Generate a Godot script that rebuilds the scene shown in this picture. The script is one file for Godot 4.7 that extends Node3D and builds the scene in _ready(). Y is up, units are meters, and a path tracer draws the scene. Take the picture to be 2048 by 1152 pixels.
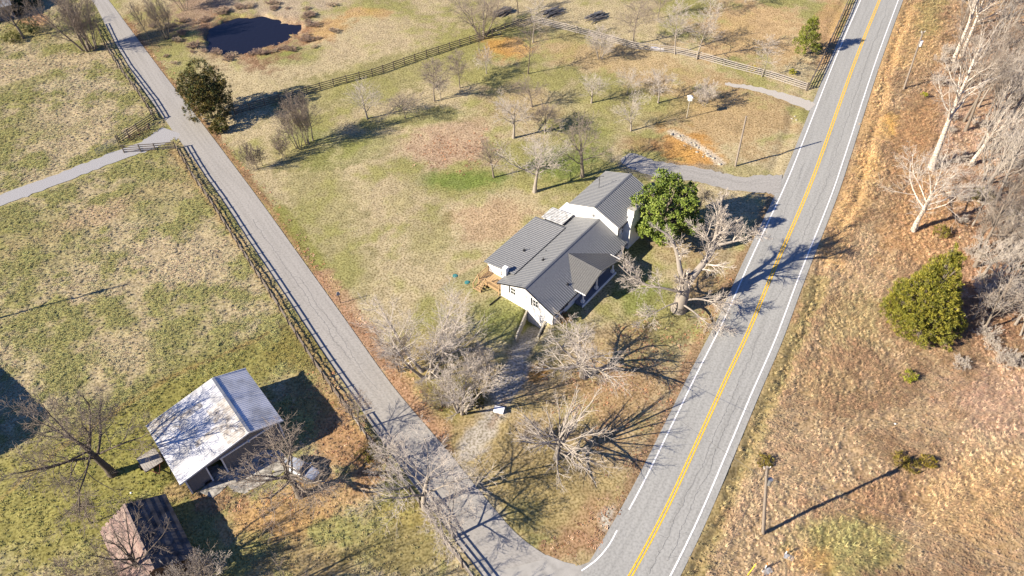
extends Node3D
# ---------------------------------------------------------------- lens of the photograph
const FOCAL := 1593.0
const PITCH := 47.0
const ROLL := -1.0
const EYE := 78.0
var fw: Vector3
var rt: Vector3
var up: Vector3

func lens_vectors() -> void:
	var p := deg_to_rad(PITCH)
	var r := deg_to_rad(ROLL)
	fw = Vector3(0, -sin(p), -cos(p))
	var r0 := Vector3(1, 0, 0)
	var u0 := r0.cross(fw)
	rt = r0 * cos(r) + u0 * sin(r)
	up = -r0 * sin(r) + u0 * cos(r)

# the point at height h that the photograph's pixel (2048 x 1152) looks at
func G(x: float, y: float, h := 0.0) -> Vector3:
	var d := fw * FOCAL + rt * (x - 1024.0) - up * (y - 576.0)
	var t := (EYE - h) / -d.y
	return Vector3(d.x * t, h, d.z * t)

# height in metres of an upright thing that stands at b and ends in pixel row ty
func tall(b: Vector3, ty: float) -> float:
	var k := (576.0 - ty) / FOCAL
	var q := up - fw * k
	return -(b - Vector3(0, EYE, 0)).dot(q) / q.y

# pixels (of the photograph) per metre at a point
func scale_at(b: Vector3) -> float:
	return FOCAL / (b - Vector3(0, EYE, 0)).length()

func in_view(p: Vector3, margin := 60.0) -> bool:
	var d := p - Vector3(0, EYE, 0)
	var z := d.dot(fw)
	var x := 1024.0 + FOCAL * d.dot(rt) / z
	var y := 576.0 - FOCAL * d.dot(up) / z
	return x > -margin and x < 2048.0 + margin and y > -margin and y < 1152.0 + margin

# ---------------------------------------------------------------- mesh building
class MB:
	var v := PackedVector3Array()
	var n := PackedVector3Array()
	var c := PackedColorArray()
	var uv := PackedVector2Array()
	var uv2 := PackedVector2Array()
	var ix := PackedInt32Array()
	func tri(a: Vector3, b: Vector3, d: Vector3, want := Vector3.ZERO) -> void:
		var nn := (b - a).cross(d - a).normalized()
		if want != Vector3.ZERO and nn.dot(want) < 0.0:
			nn = -nn
			var t := b
			b = d
			d = t
		var k := v.size()
		v.append(a); v.append(d); v.append(b)
		n.append(nn); n.append(nn); n.append(nn)
		ix.append(k); ix.append(k + 1); ix.append(k + 2)
	func quad(a: Vector3, b: Vector3, d: Vector3, e: Vector3, want := Vector3.ZERO) -> void:
		tri(a, b, d, want)
		tri(a, d, e, want)
	func poly(pts: Array, want := Vector3.UP) -> void:
		var flat := PackedVector2Array()
		for p in pts: flat.append(Vector2(p.x, p.z))
		var t := Geometry2D.triangulate_polygon(flat)
		for i in range(0, t.size(), 3):
			tri(pts[t[i]], pts[t[i + 1]], pts[t[i + 2]], want)
	func box(o: Vector3, s: Vector3, b := Basis.IDENTITY) -> void:
		hexa(o, s, b, 1.0)
	# a box whose top face is scaled by taper (square cut)
	func hexa(o: Vector3, s: Vector3, b: Basis, taper: float) -> void:
		var h := s * 0.5
		var p := []
		for y in [-1, 1]:
			var f := 1.0 if y < 0 else taper
			p.append(o + b * Vector3(-h.x * f, h.y * y, -h.z * f))
			p.append(o + b * Vector3(h.x * f, h.y * y, -h.z * f))
			p.append(o + b * Vector3(h.x * f, h.y * y, h.z * f))
			p.append(o + b * Vector3(-h.x * f, h.y * y, h.z * f))
		for q in [[0, 1, 2, 3], [4, 5, 6, 7], [0, 1, 5, 4], [1, 2, 6, 5], [2, 3, 7, 6], [3, 0, 4, 7]]:
			var mid: Vector3 = (p[q[0]] + p[q[1]] + p[q[2]] + p[q[3]]) * 0.25
			quad(p[q[0]], p[q[1]], p[q[2]], p[q[3]], mid - o)
	# a box with the edges of its top chamfered
	func cbox(o: Vector3, s: Vector3, b := Basis.IDENTITY, e := 0.02) -> void:
		box(o - b * Vector3(0, e * 0.5, 0), s - Vector3(0, e, 0), b)
		var f := 1.0 - 2.0 * e / maxf(s.x, s.z)
		hexa(o + b * Vector3(0, s.y * 0.5 - e * 0.5 + 0.001, 0), Vector3(s.x, e, s.z), b, f)
	func beam(a: Vector3, b: Vector3, w: float, h: float) -> void:
		var d := (b - a)
		var L := d.length()
		if L < 0.001: return
		var x := d / L
		var z := x.cross(Vector3.UP)
		if z.length() < 0.01: z = Vector3(0, 0, 1)
		z = z.normalized()
		box((a + b) * 0.5, Vector3(L, h, w), Basis(x, z.cross(x), z))
	func tube(a: Vector3, b: Vector3, r0: float, r1: float, k: int, cap := false) -> void:
		var d := (b - a).normalized()
		var s := d.cross(Vector3(0.31, 0.17, 0.93)).normalized()
		var t := d.cross(s)
		var o := v.size()
		for i in k:
			var g := TAU * i / k
			var m := s * cos(g) + t * sin(g)
			v.append(a + m * r0); n.append(m)
			v.append(b + m * r1); n.append(m)
		for i in k:
			var j := (i + 1) % k
			ix.append(o + i * 2); ix.append(o + i * 2 + 1); ix.append(o + j * 2)
			ix.append(o + j * 2); ix.append(o + i * 2 + 1); ix.append(o + j * 2 + 1)
		if cap:
			for i in k:
				var j := (i + 1) % k
				var g0 := TAU * i / k
				var g1 := TAU * j / k
				tri(b, b + (s * cos(g0) + t * sin(g0)) * r1, b + (s * cos(g1) + t * sin(g1)) * r1, d)
	func done() -> ArrayMesh:
		var a := []
		a.resize(Mesh.ARRAY_MAX)
		a[Mesh.ARRAY_VERTEX] = v
		a[Mesh.ARRAY_NORMAL] = n
		if c.size() == v.size(): a[Mesh.ARRAY_COLOR] = c
		if uv.size() == v.size(): a[Mesh.ARRAY_TEX_UV] = uv
		if uv2.size() == v.size(): a[Mesh.ARRAY_TEX_UV2] = uv2
		a[Mesh.ARRAY_INDEX] = ix
		var m := ArrayMesh.new()
		m.add_surface_from_arrays(Mesh.PRIMITIVE_TRIANGLES, a)
		return m

var names := {}
func numbered(called: String) -> String:
	var k: int = names.get(called, 0)
	names[called] = k + 1
	return called if k == 0 else "%s_%03d" % [called, k]

func thing(called: String, label: String, category: String, at := Vector3.ZERO, group := "", basis := Basis.IDENTITY) -> Node3D:
	var o := Node3D.new()
	o.name = numbered(called)
	add_child(o)
	o.transform = Transform3D(basis, at)
	o.set_meta("label", label)
	o.set_meta("category", category)
	if group: o.set_meta("group", group)
	return o

func part(called: String, mesh: Mesh, m: Material, parent: Node3D) -> MeshInstance3D:
	var o := MeshInstance3D.new()
	o.name = called
	o.mesh = mesh
	o.material_override = m
	parent.add_child(o, true)
	return o

func one(called: String, mesh: Mesh, m: Material, label: String, category: String, at := Vector3.ZERO, group := "") -> MeshInstance3D:
	var o := MeshInstance3D.new()
	o.name = numbered(called)
	o.mesh = mesh
	o.material_override = m
	add_child(o)
	o.position = at
	o.set_meta("label", label)
	o.set_meta("category", category)
	if group: o.set_meta("group", group)
	return o

func struct(called: String, mesh: Mesh, m: Material) -> MeshInstance3D:
	var o := MeshInstance3D.new()
	o.name = numbered(called)
	o.mesh = mesh
	o.material_override = m
	add_child(o)
	o.set_meta("kind", "structure")
	return o

# ---------------------------------------------------------------- materials
func lin(r: float, g: float, b: float) -> Color:
	return Color(r, g, b).linear_to_srgb()

func noise_tex(freq: float, ramp: Array, size := 512, kind := FastNoiseLite.TYPE_SIMPLEX_SMOOTH, oct := 4, sd := 1, normal := false) -> NoiseTexture2D:
	var f := FastNoiseLite.new()
	f.noise_type = kind
	f.frequency = freq
	f.fractal_octaves = oct
	f.seed = sd
	var t := NoiseTexture2D.new()
	t.width = size
	t.height = size
	t.seamless = true
	t.noise = f
	if normal:
		t.as_normal_map = true
		t.bump_strength = 6.0
	elif ramp.size():
		var g := Gradient.new()
		var off := PackedFloat32Array()
		var col := PackedColorArray()
		for q in ramp:
			off.append(q[0])
			col.append(q[1])
		g.offsets = off
		g.colors = col
		t.color_ramp = g
	return t

func grey(x: float) -> Color:
	return Color(x, x, x)

func mat(col: Color, rough := 0.9, spec := 0.3, metal := 0.0) -> StandardMaterial3D:
	var m := StandardMaterial3D.new()
	m.albedo_color = col
	m.roughness = rough
	m.metallic_specular = spec
	m.metallic = metal
	return m

# a colour with a computed, world-placed grain on it
func grained(col: Color, tex: Texture2D, metres: float, rough := 0.9, spec := 0.3) -> StandardMaterial3D:
	var m := mat(col, rough, spec)
	m.albedo_texture = tex
	m.uv1_triplanar = true
	m.uv1_world_triplanar = true
	m.uv1_scale = Vector3.ONE / metres
	return m

var M := {}
func make_materials() -> void:
	var fine := noise_tex(0.03, [[0.0, grey(0.62)], [0.45, grey(0.82)], [1.0, grey(1.0)]], 512, FastNoiseLite.TYPE_SIMPLEX_SMOOTH, 5, 3)
	var blotch := noise_tex(0.008, [[0.0, grey(0.55)], [0.4, grey(0.8)], [0.6, grey(0.92)], [1.0, grey(1.0)]], 512, FastNoiseLite.TYPE_SIMPLEX_SMOOTH, 5, 9)
	M.bark = grained(lin(0.30, 0.255, 0.21), fine, 0.8)
	M.bark_dark = grained(lin(0.17, 0.14, 0.115), fine, 0.8)
	M.bark_pale = grained(lin(0.42, 0.375, 0.325), fine, 0.9)
	M.bark_white = grained(lin(0.58, 0.54, 0.485), noise_tex(0.012, [[0.0, Color(0.52, 0.46, 0.40)], [0.42, Color(0.8, 0.76, 0.72)], [0.55, grey(1.0)]], 512, FastNoiseLite.TYPE_SIMPLEX_SMOOTH, 4, 21), 2.2)
	M.twig = mat(lin(0.27, 0.225, 0.185))
	M.twig_pale = mat(lin(0.48, 0.43, 0.375))
	M.twig_dark = mat(lin(0.21, 0.175, 0.145))
	M.white_wall = grained(lin(0.84, 0.84, 0.83), noise_tex(0.01, [[0.0, grey(0.9)], [1.0, grey(1.0)]], 256), 3.0, 0.8)
	M.trim = mat(lin(0.78, 0.78, 0.77), 0.6)
	M.dark_trim = mat(lin(0.025, 0.025, 0.028), 0.5)
	M.glass = mat(lin(0.03, 0.035, 0.04), 0.06, 0.6)
	M.roof_metal = grained(lin(0.165, 0.172, 0.18), noise_tex(0.02, [[0.0, grey(0.82)], [0.5, grey(0.94)], [1.0, grey(1.0)]], 512, FastNoiseLite.TYPE_SIMPLEX_SMOOTH, 4, 29), 4.0, 0.42, 0.5)
	M.roof_porch = grained(lin(0.165, 0.165, 0.16), fine, 3.0, 0.5, 0.5)
	M.roof_shiny = grained(lin(0.42, 0.43, 0.44), blotch, 3.0, 0.35, 0.5)
	M.roof_white = grained(lin(0.54, 0.55, 0.58), noise_tex(0.006, [[0.0, Color(0.72, 0.71, 0.69)], [0.35, Color(0.9, 0.9, 0.89)], [0.6, grey(1.0)]], 512, FastNoiseLite.TYPE_SIMPLEX_SMOOTH, 5, 31), 9.0, 0.45, 0.5)
	M.roof_aged = grained(lin(0.50, 0.495, 0.485), noise_tex(0.01, [[0.0, Color(0.62, 0.57, 0.52)], [0.4, Color(0.88, 0.86, 0.83)], [0.7, grey(1.0)]], 512, FastNoiseLite.TYPE_SIMPLEX_SMOOTH, 5, 33), 5.0, 0.6, 0.4)
	M.shingle = grained(lin(0.38, 0.27, 0.235), noise_tex(0.02, [[0.0, grey(0.55)], [0.5, grey(0.85)], [1.0, grey(1.0)]], 512, FastNoiseLite.TYPE_SIMPLEX_SMOOTH, 5, 35), 3.0)
	M.shingle_b = grained(lin(0.32, 0.235, 0.21), fine, 2.0)
	M.shingle_c = grained(lin(0.43, 0.33, 0.28), fine, 2.4)
	M.barn_wall = grained(lin(0.30, 0.29, 0.285), fine, 2.0)
	M.barn_trim = mat(lin(0.72, 0.73, 0.74), 0.6)
	M.old_board = grained(lin(0.16, 0.11, 0.085), fine, 1.2)
	M.concrete = grained(lin(0.46, 0.44, 0.39), blotch, 4.0, 0.85)
	M.block = grained(lin(0.55, 0.51, 0.42), fine, 1.5, 0.9)
	M.new_wood = grained(lin(0.58, 0.40, 0.22), fine, 0.8, 0.8)
	M.fence = grained(lin(0.21, 0.175, 0.15), fine, 1.2, 0.85)
	M.fence_b = grained(lin(0.27, 0.235, 0.21), fine, 1.4, 0.85)
	M.fence_pale = grained(lin(0.50, 0.455, 0.42), fine, 1.4, 0.85)
	M.fence_post = grained(lin(0.20, 0.165, 0.14), fine, 1.0, 0.85)
	M.pole = grained(lin(0.38, 0.325, 0.275), fine, 1.5, 0.85)
	M.grey_plank = grained(lin(0.17, 0.175, 0.19), fine, 1.0, 0.8)
	M.deck_plank = grained(lin(0.50, 0.47, 0.43), fine, 1.0, 0.85)
	M.porch_floor = mat(lin(0.14, 0.16, 0.20), 0.7)
	M.steel = mat(lin(0.30, 0.31, 0.32), 0.4, 0.5, 0.6)
	M.rubber = mat(lin(0.015, 0.015, 0.015), 0.9)
	M.rust = grained(lin(0.18, 0.07, 0.05), fine, 0.7)
	M.silver = mat(lin(0.42, 0.45, 0.49), 0.28, 0.6, 0.35)
	M.white_paint = mat(lin(0.80, 0.80, 0.79), 0.6)
	M.orange_paint = mat(lin(0.75, 0.22, 0.04), 0.6)
	M.yellow_paint = mat(lin(0.85, 0.62, 0.03), 0.6)
	M.sign_back = mat(lin(0.22, 0.27, 0.33), 0.5)
	M.teal = mat(lin(0.05, 0.19, 0.19), 0.6)
	M.wire = mat(lin(0.10, 0.10, 0.10), 0.6)
	M.water = mat(lin(0.010, 0.011, 0.020), 0.06, 0.34)
	M.water.normal_enabled = true
	M.water.normal_texture = noise_tex(0.02, [], 256, FastNoiseLite.TYPE_SIMPLEX_SMOOTH, 3, 5, true)
	M.water.normal_scale = 0.12
	M.water.uv1_triplanar = true
	M.water.uv1_world_triplanar = true
	M.water.uv1_scale = Vector3.ONE / 6.0
	M.ground = mat(Color.WHITE, 1.0, 0.1)
	M.ground.vertex_color_use_as_albedo = true
	M.ground.albedo_texture = noise_tex(0.035, [[0.0, Color(0.52, 0.5, 0.46)], [0.35, Color(0.76, 0.75, 0.7)], [0.55, Color(0.9, 0.89, 0.87)], [1.0, Color(1, 1, 1)]], 1024, FastNoiseLite.TYPE_SIMPLEX_SMOOTH, 6, 41)
	M.ground.uv1_triplanar = true
	M.ground.uv1_world_triplanar = true
	M.ground.uv1_scale = Vector3.ONE / 14.0
	M.tuft = mat(Color.WHITE, 1.0, 0.1)
	M.tuft.vertex_color_use_as_albedo = true
	M.tuft.backlight = Color(0.25, 0.25, 0.25)
	M.leaf_litter = mat(Color.WHITE, 1.0, 0.1)
	M.leaf_litter.vertex_color_use_as_albedo = true

# ---------------------------------------------------------------- the two roads as functions of z
var main_px := [[1824, -170], [1795, -90], [1759, 0], [1711.6, 118.5], [1649, 292.8], [1614, 386], [1550.8, 532], [1500, 656], [1450.2, 762], [1399.4, 873.7], [1333.4, 1015.9], [1260.6, 1152], [1165, 1310], [1060, 1470]]
var side_px := [[[60, -140], [95, -140]], [[120, -70], [160, -70]], [[183, 0], [217, 0]], [[216, 60], [262, 60]], [[268, 150], [329, 150]], [[333, 244], [402, 244]], [[437, 389], [511, 389]], [[500, 485], [580, 485]], [[601, 637], [689, 637]], [[690, 770], [784, 770]], [[770, 890], [885, 890]], [[850, 1000], [974, 1000]], [[906, 1075], [1036, 1070]], [[962, 1150], [1100, 1116]]]
var main_line := PackedVector3Array()
var side_l := PackedVector3Array()
var side_r := PackedVector3Array()

func smooth_line(pts: Array, per := 8) -> PackedVector3Array:
	var out := PackedVector3Array()
	for i in pts.size() - 1:
		var p0: Vector3 = pts[maxi(i - 1, 0)]
		var p1: Vector3 = pts[i]
		var p2: Vector3 = pts[i + 1]
		var p3: Vector3 = pts[mini(i + 2, pts.size() - 1)]
		for k in per:
			out.append(p1.cubic_interpolate(p2, p0, p3, float(k) / per))
	out.append(pts[-1])
	return out

func x_at(line: PackedVector3Array, z: float) -> float:
	if z <= line[0].z: return line[0].x + (line[1].x - line[0].x) / (line[1].z - line[0].z) * (z - line[0].z)
	var lo := 0
	var hi := line.size() - 1
	if z >= line[hi].z: return line[hi].x + (line[hi].x - line[hi - 1].x) / maxf(0.01, line[hi].z - line[hi - 1].z) * (z - line[hi].z)
	while hi - lo > 1:
		var mid := (lo + hi) / 2
		if line[mid].z <= z: lo = mid
		else: hi = mid
	return lerpf(line[lo].x, line[hi].x, (z - line[lo].z) / maxf(0.001, line[hi].z - line[lo].z))

# ---------------------------------------------------------------- ground
const GX0 := -128.0
const GX1 := 124.0
const GZ0 := -172.0
const GZ1 := -20.0
const STEP := 0.4
var gw: int
var gd: int
var gcol := PackedColorArray()
var ghgt := PackedFloat32Array()
var gpaved := PackedByteArray()      # 1 where paving, building or water stands: no tufts
var n1 := FastNoiseLite.new()
var n2 := FastNoiseLite.new()
var n3 := FastNoiseLite.new()
var HB: Basis
var HO: Vector3

func patch(x: float, y: float, rx: float, ry: float, col: Color, k := 1.0, rot := 0.0) -> Dictionary:
	var c := G(x, y)
	var e1 := G(x + rx * cos(deg_to_rad(rot)), y + rx * sin(deg_to_rad(rot))) - c
	var e2 := G(x - ry * sin(deg_to_rad(rot)), y + ry * cos(deg_to_rad(rot))) - c
	var det := e1.x * e2.z - e2.x * e1.z
	return {"c": c, "a": e2.z / det, "b": -e2.x / det, "d": -e1.z / det, "e": e1.x / det, "col": col, "k": k, "R": maxf(e1.length(), e2.length()) * 1.45}

func stroke(px: Array, width: float, col: Color, k := 1.0) -> Dictionary:
	var pts := []
	for q in px: pts.append(G(q[0], q[1]))
	return {"line": pts, "w": width, "col": col, "k": k}

func seg_dist(p: Vector3, a: Vector3, b: Vector3) -> float:
	var d := b - a
	var t := clampf(((p.x - a.x) * d.x + (p.z - a.z) * d.z) / (d.x * d.x + d.z * d.z), 0, 1)
	return Vector2(p.x - a.x - d.x * t, p.z - a.z - d.z * t).length()

func C(r: float, g: float, b: float) -> Color:
	return Color(r, g, b)

var FLAT := [[3.6, [[345, 262], [290, 290], [235, 312], [110, 360], [-10, 405], [-120, 450]]], [3.8, [[1562, 372], [1500, 369], [1400, 350], [1300, 335], [1250, 312]]], [2.4, [[1626, 214], [1560, 191], [1480, 172]]], [1.9, [[925, 912], [985, 845], [1008, 790], [1028, 735], [1046, 700]]], [2.0, [[340, 935], [420, 960], [500, 950]]]]
func build_ground() -> void:
	n1.frequency = 0.035; n1.fractal_octaves = 4; n1.seed = 11
	n2.frequency = 0.16; n2.fractal_octaves = 3; n2.seed = 12
	n3.frequency = 0.55; n3.fractal_octaves = 2; n3.seed = 13
	var tan := C(0.47, 0.405, 0.265)
	var pale := C(0.50, 0.42, 0.285)
	var olive := C(0.30, 0.29, 0.125)
	var green := C(0.20, 0.24, 0.065)
	var lush := C(0.17, 0.235, 0.06)
	var straw := C(0.46, 0.345, 0.22)
	var litter := C(0.42, 0.30, 0.22)
	var brown := C(0.27, 0.17, 0.105)
	var orange := C(0.56, 0.31, 0.10)
	var P := [
		# far pasture and the yard beyond the house
		patch(700, 60, 200, 60, pale, 0.75), patch(560, 40, 70, 25, C(0.42, 0.33, 0.25), 0.7), patch(650, 60, 60, 22, orange, 0.45, -20), patch(730, 25, 60, 14, orange, 0.4),
		patch(570, 112, 70, 20, green, 0.5), patch(1180, 30, 160, 30, tan, 0.7), patch(1500, 60, 130, 70, C(0.52, 0.37, 0.21), 0.8), patch(1660, 50, 40, 90, C(0.50, 0.32, 0.18), 0.7, 15),
		patch(770, 150, 220, 40, olive, 0.75, -15), patch(1010, 95, 60, 25, orange, 0.75), patch(1250, 125, 260, 35, C(0.46, 0.34, 0.19), 0.6, 12), patch(1150, 70, 60, 18, olive, 0.6),
		patch(1450, 230, 150, 80, C(0.44, 0.325, 0.185), 0.85), patch(1240, 210, 160, 40, olive, 0.55), patch(1330, 175, 90, 22, C(0.50, 0.37, 0.22), 0.6),
		patch(895, 285, 98, 56, C(0.48, 0.365, 0.26), 0.95), patch(900, 300, 60, 30, C(0.42, 0.29, 0.21), 0.5), patch(930, 362, 100, 24, lush, 0.85), patch(1130, 330, 80, 45, lush, 0.7), patch(1175, 270, 60, 40, green, 0.5), patch(1030, 210, 90, 40, C(0.42, 0.33, 0.2), 0.6),
		patch(980, 440, 90, 42, C(0.48, 0.36, 0.24), 0.85), patch(860, 470, 50, 60, olive, 0.6, 20), patch(720, 410, 70, 90, tan, 0.7, -20), patch(800, 400, 60, 70, pale, 0.5), patch(640, 380, 60, 110, olive, 0.55, -35), patch(680, 540, 70, 70, olive, 0.45, -35), patch(880, 540, 110, 40, tan, 0.5), patch(930, 560, 60, 16, green, 0.35, -30),
		patch(600, 300, 60, 40, olive, 0.6), patch(700, 300, 90, 30, green, 0.45, -15), patch(850, 235, 90, 18, green, 0.6, -6), patch(620, 270, 60, 20, lush, 0.4),
		patch(1375, 305, 75, 42, orange, 0.85, 20), patch(1290, 290, 50, 24, C(0.30, 0.19, 0.11), 0.6), patch(1475, 345, 60, 20, olive, 0.5),
		patch(1285, 590, 60, 50, green, 0.85), patch(1250, 690, 150, 45, C(0.40, 0.30, 0.17), 0.7, -20), patch(1340, 640, 45, 60, olive, 0.8, 20), patch(1215, 800, 110, 75, C(0.40, 0.275, 0.155), 0.75, -30), patch(1150, 830, 50, 40, olive, 0.5), patch(1075, 745, 26, 16, orange, 0.95), patch(1040, 700, 22, 40, C(0.44, 0.31, 0.18), 0.6, 35),
		patch(1410, 560, 50, 60, C(0.36, 0.245, 0.145), 0.6, 20), patch(1400, 480, 90, 50, C(0.34, 0.26, 0.15), 0.7), patch(1410, 425, 30, 14, olive, 0.6),
		patch(1010, 640, 70, 50, green, 0.7), patch(860, 740, 100, 70, C(0.36, 0.29, 0.14), 0.7), patch(900, 780, 60, 60, C(0.24, 0.23, 0.07), 0.7),
		patch(1060, 1000, 110, 80, C(0.33, 0.27, 0.13), 0.8), patch(1090, 1090, 70, 20, olive, 0.8), patch(1040, 1030, 50, 40, olive, 0.5), patch(1190, 1040, 70, 60, C(0.38, 0.245, 0.155), 0.7, -50), patch(1130, 1090, 80, 24, C(0.36, 0.22, 0.14), 0.7, -25), patch(1215, 1035, 22, 30, C(0.50, 0.49, 0.44), 0.85, 20),
		# barn yard
		patch(190, 960, 330, 150, C(0.26, 0.255, 0.08), 0.9, -18), patch(420, 770, 230, 60, C(0.265, 0.255, 0.085), 0.9, -28), patch(600, 700, 70, 60, C(0.25, 0.22, 0.075), 0.8, 40), patch(60, 1010, 90, 150, C(0.31, 0.29, 0.11), 0.6), patch(350, 985, 30, 25, C(0.44, 0.335, 0.18), 0.9),
		patch(570, 1030, 120, 55, C(0.52, 0.345, 0.17), 0.95, -10), patch(650, 985, 90, 45, C(0.47, 0.335, 0.185), 0.9), patch(690, 870, 60, 120, C(0.40, 0.255, 0.145), 0.95, -35), patch(440, 1000, 60, 30, C(0.41, 0.28, 0.17), 0.9), patch(620, 800, 50, 60, C(0.33, 0.25, 0.12), 0.7, -35), patch(600, 1120, 120, 45, C(0.36, 0.28, 0.15), 0.8), patch(790, 1090, 110, 60, C(0.26, 0.23, 0.095), 0.8), patch(800, 1020, 70, 30, C(0.34, 0.29, 0.10), 0.6),
		# pasture left of the lane
		patch(345, 520, 85, 55, pale, 0.75), patch(190, 430, 200, 22, C(0.48, 0.375, 0.25), 0.8, -22), patch(250, 700, 95, 60, pale, 0.7), patch(80, 130, 130, 26, pale, 0.8, -12), patch(150, 170, 110, 18, C(0.50, 0.43, 0.3), 0.7), patch(60, 165, 60, 10, olive, 0.7, -14), patch(170, 580, 70, 30, pale, 0.55), patch(60, 480, 120, 70, olive, 0.45), patch(130, 250, 130, 50, pale, 0.5), patch(390, 330, 60, 90, C(0.40, 0.33, 0.19), 0.6, -35), patch(300, 400, 60, 50, olive, 0.5), patch(260, 25, 0.1, 0.1, brown), patch(60, 60, 60, 25, C(0.30, 0.27, 0.10), 0.7), patch(65, 35, 35, 14, C(0.48, 0.29, 0.18), 0.8),
		patch(300, 60, 60, 50, C(0.31, 0.245, 0.15), 0.8), patch(400, 25, 60, 60, C(0.33, 0.24, 0.19), 0.85), patch(500, 70, 125, 62, C(0.30, 0.185, 0.125), 0.9), patch(560, 15, 110, 25, C(0.46, 0.385, 0.30), 0.8), patch(420, 110, 60, 30, tan, 0.5),
		# beyond the highway
		patch(1985, 230, 165, 330, litter, 0.95, 6), patch(1990, 560, 130, 190, C(0.38, 0.24, 0.155), 0.95), patch(2000, 790, 120, 80, C(0.47, 0.33, 0.235), 0.9), patch(1850, 430, 80, 130, C(0.45, 0.28, 0.15), 0.8, 15), patch(1830, 270, 50, 110, C(0.43, 0.27, 0.145), 0.8, 20), patch(1735, 320, 24, 38, C(0.66, 0.43, 0.15), 0.95, 15), patch(1775, 245, 20, 26, C(0.64, 0.42, 0.15), 0.9, 15), patch(1700, 410, 28, 40, C(0.56, 0.40, 0.21), 0.9, 20),
		patch(1830, 60, 60, 90, C(0.50, 0.35, 0.18), 0.8, 15), patch(1860, 20, 30, 60, olive, 0.45, 15), patch(1700, 1085, 110, 80, C(0.345, 0.305, 0.135), 0.95), patch(1620, 1120, 50, 30, C(0.52, 0.34, 0.15), 0.7), patch(1700, 640, 70, 70, C(0.37, 0.30, 0.15), 0.6), patch(1640, 760, 70, 60, C(0.40, 0.29, 0.165), 0.6), patch(1950, 1000, 130, 100, C(0.52, 0.36, 0.195), 0.8), patch(1760, 1000, 70, 50, C(0.34, 0.215, 0.13), 0.75), patch(1800, 960, 140, 20, C(0.36, 0.235, 0.14), 0.6, -25),
		stroke([[1800, 40], [1760, 160], [1735, 330], [1690, 430], [1660, 520]], 4.0, C(0.58, 0.40, 0.21), 0.8),
		stroke([[1640, 560], [1570, 720], [1500, 880], [1420, 1060], [1370, 1180]], 2.6, C(0.31, 0.26, 0.125), 0.75),
		# leaf litter and worn verges
		stroke([[250, 40], [330, 150], [400, 235], [520, 390], [600, 500], [700, 640], [800, 775], [890, 890], [900, 900]], 1.3, brown, 0.85),
		stroke([[650, 550], [740, 680], [820, 790], [880, 870]], 2.6, C(0.44, 0.28, 0.19), 0.7),
		stroke([[560, 420], [640, 530]], 2.2, C(0.24, 0.25, 0.07), 0.7),
		stroke([[1560, 360], [1510, 470], [1440, 600], [1360, 770], [1290, 920], [1235, 1040]], 1.6, C(0.33, 0.225, 0.14), 0.8),
		stroke([[345, 300], [440, 430], [530, 560], [640, 730], [720, 850]], 1.2, C(0.40, 0.30, 0.16), 0.7),
		stroke([[0, 1000], [130, 890], [330, 760], [470, 700], [560, 655]], 0.7, C(0.33, 0.26, 0.11), 0.8),
		# gravel and bare tracks that are part of the ground
		stroke([[935, 900], [985, 845], [1008, 790], [1028, 735], [1046, 695], [1066, 655]], 3.0, C(0.46, 0.43, 0.385), 0.95),
		stroke([[985, 850], [1010, 800]], 1.0, C(0.30, 0.20, 0.13), 0.5),
		stroke([[930, 930], [975, 990], [1000, 1030]], 1.4, C(0.40, 0.37, 0.31), 0.5),
		stroke([[1345, 265], [1385, 285], [1425, 310], [1440, 325]], 1.6, C(0.62, 0.57, 0.48), 0.85),
		stroke([[760, 480], [850, 400]], 1.2, pale, 0.4), stroke([[870, 575], [960, 520]], 0.9, C(0.47, 0.38, 0.25), 0.6),
		stroke([[1260, 330], [1300, 333], [1380, 345], [1440, 355]], 4.6, C(0.30, 0.27, 0.22), 0.7)]
	for q in FLAT:
		var sk := stroke(q[1], q[0], tan, 0.0)
		sk["flat"] = true
		P.append(sk)
	gw = int((GX1 - GX0) / STEP) + 1
	gd = int((GZ1 - GZ0) / STEP) + 1
	var mb := MB.new()
	gcol.resize(gw * gd); ghgt.resize(gw * gd); gpaved.resize(gw * gd)
	mb.v.resize(gw * gd); mb.n.resize(gw * gd)
	var hinv := HB.inverse()
	var pond := G(500, 62)
	# which patches touch each 8 m tile
	var TS := 8.0
	var tw := int((GX1 - GX0) / TS) + 2
	var td := int((GZ1 - GZ0) / TS) + 2
	var tiles := []
	tiles.resize(tw * td)
	for i in tiles.size(): tiles[i] = []
	for q in P:
		for tz in td:
			for tx in tw:
				var c := Vector3(GX0 + (tx + 0.5) * TS, 0, GZ0 + (tz + 0.5) * TS)
				var ok := false
				if q.has("line"):
					for i in q.line.size() - 1:
						if seg_dist(c, q.line[i], q.line[i + 1]) < q.w + 6.5: ok = true
				else:
					ok = (c - q.c).length() < q.R + 6.0
				if ok: tiles[tz * tw + tx].append(q)
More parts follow.
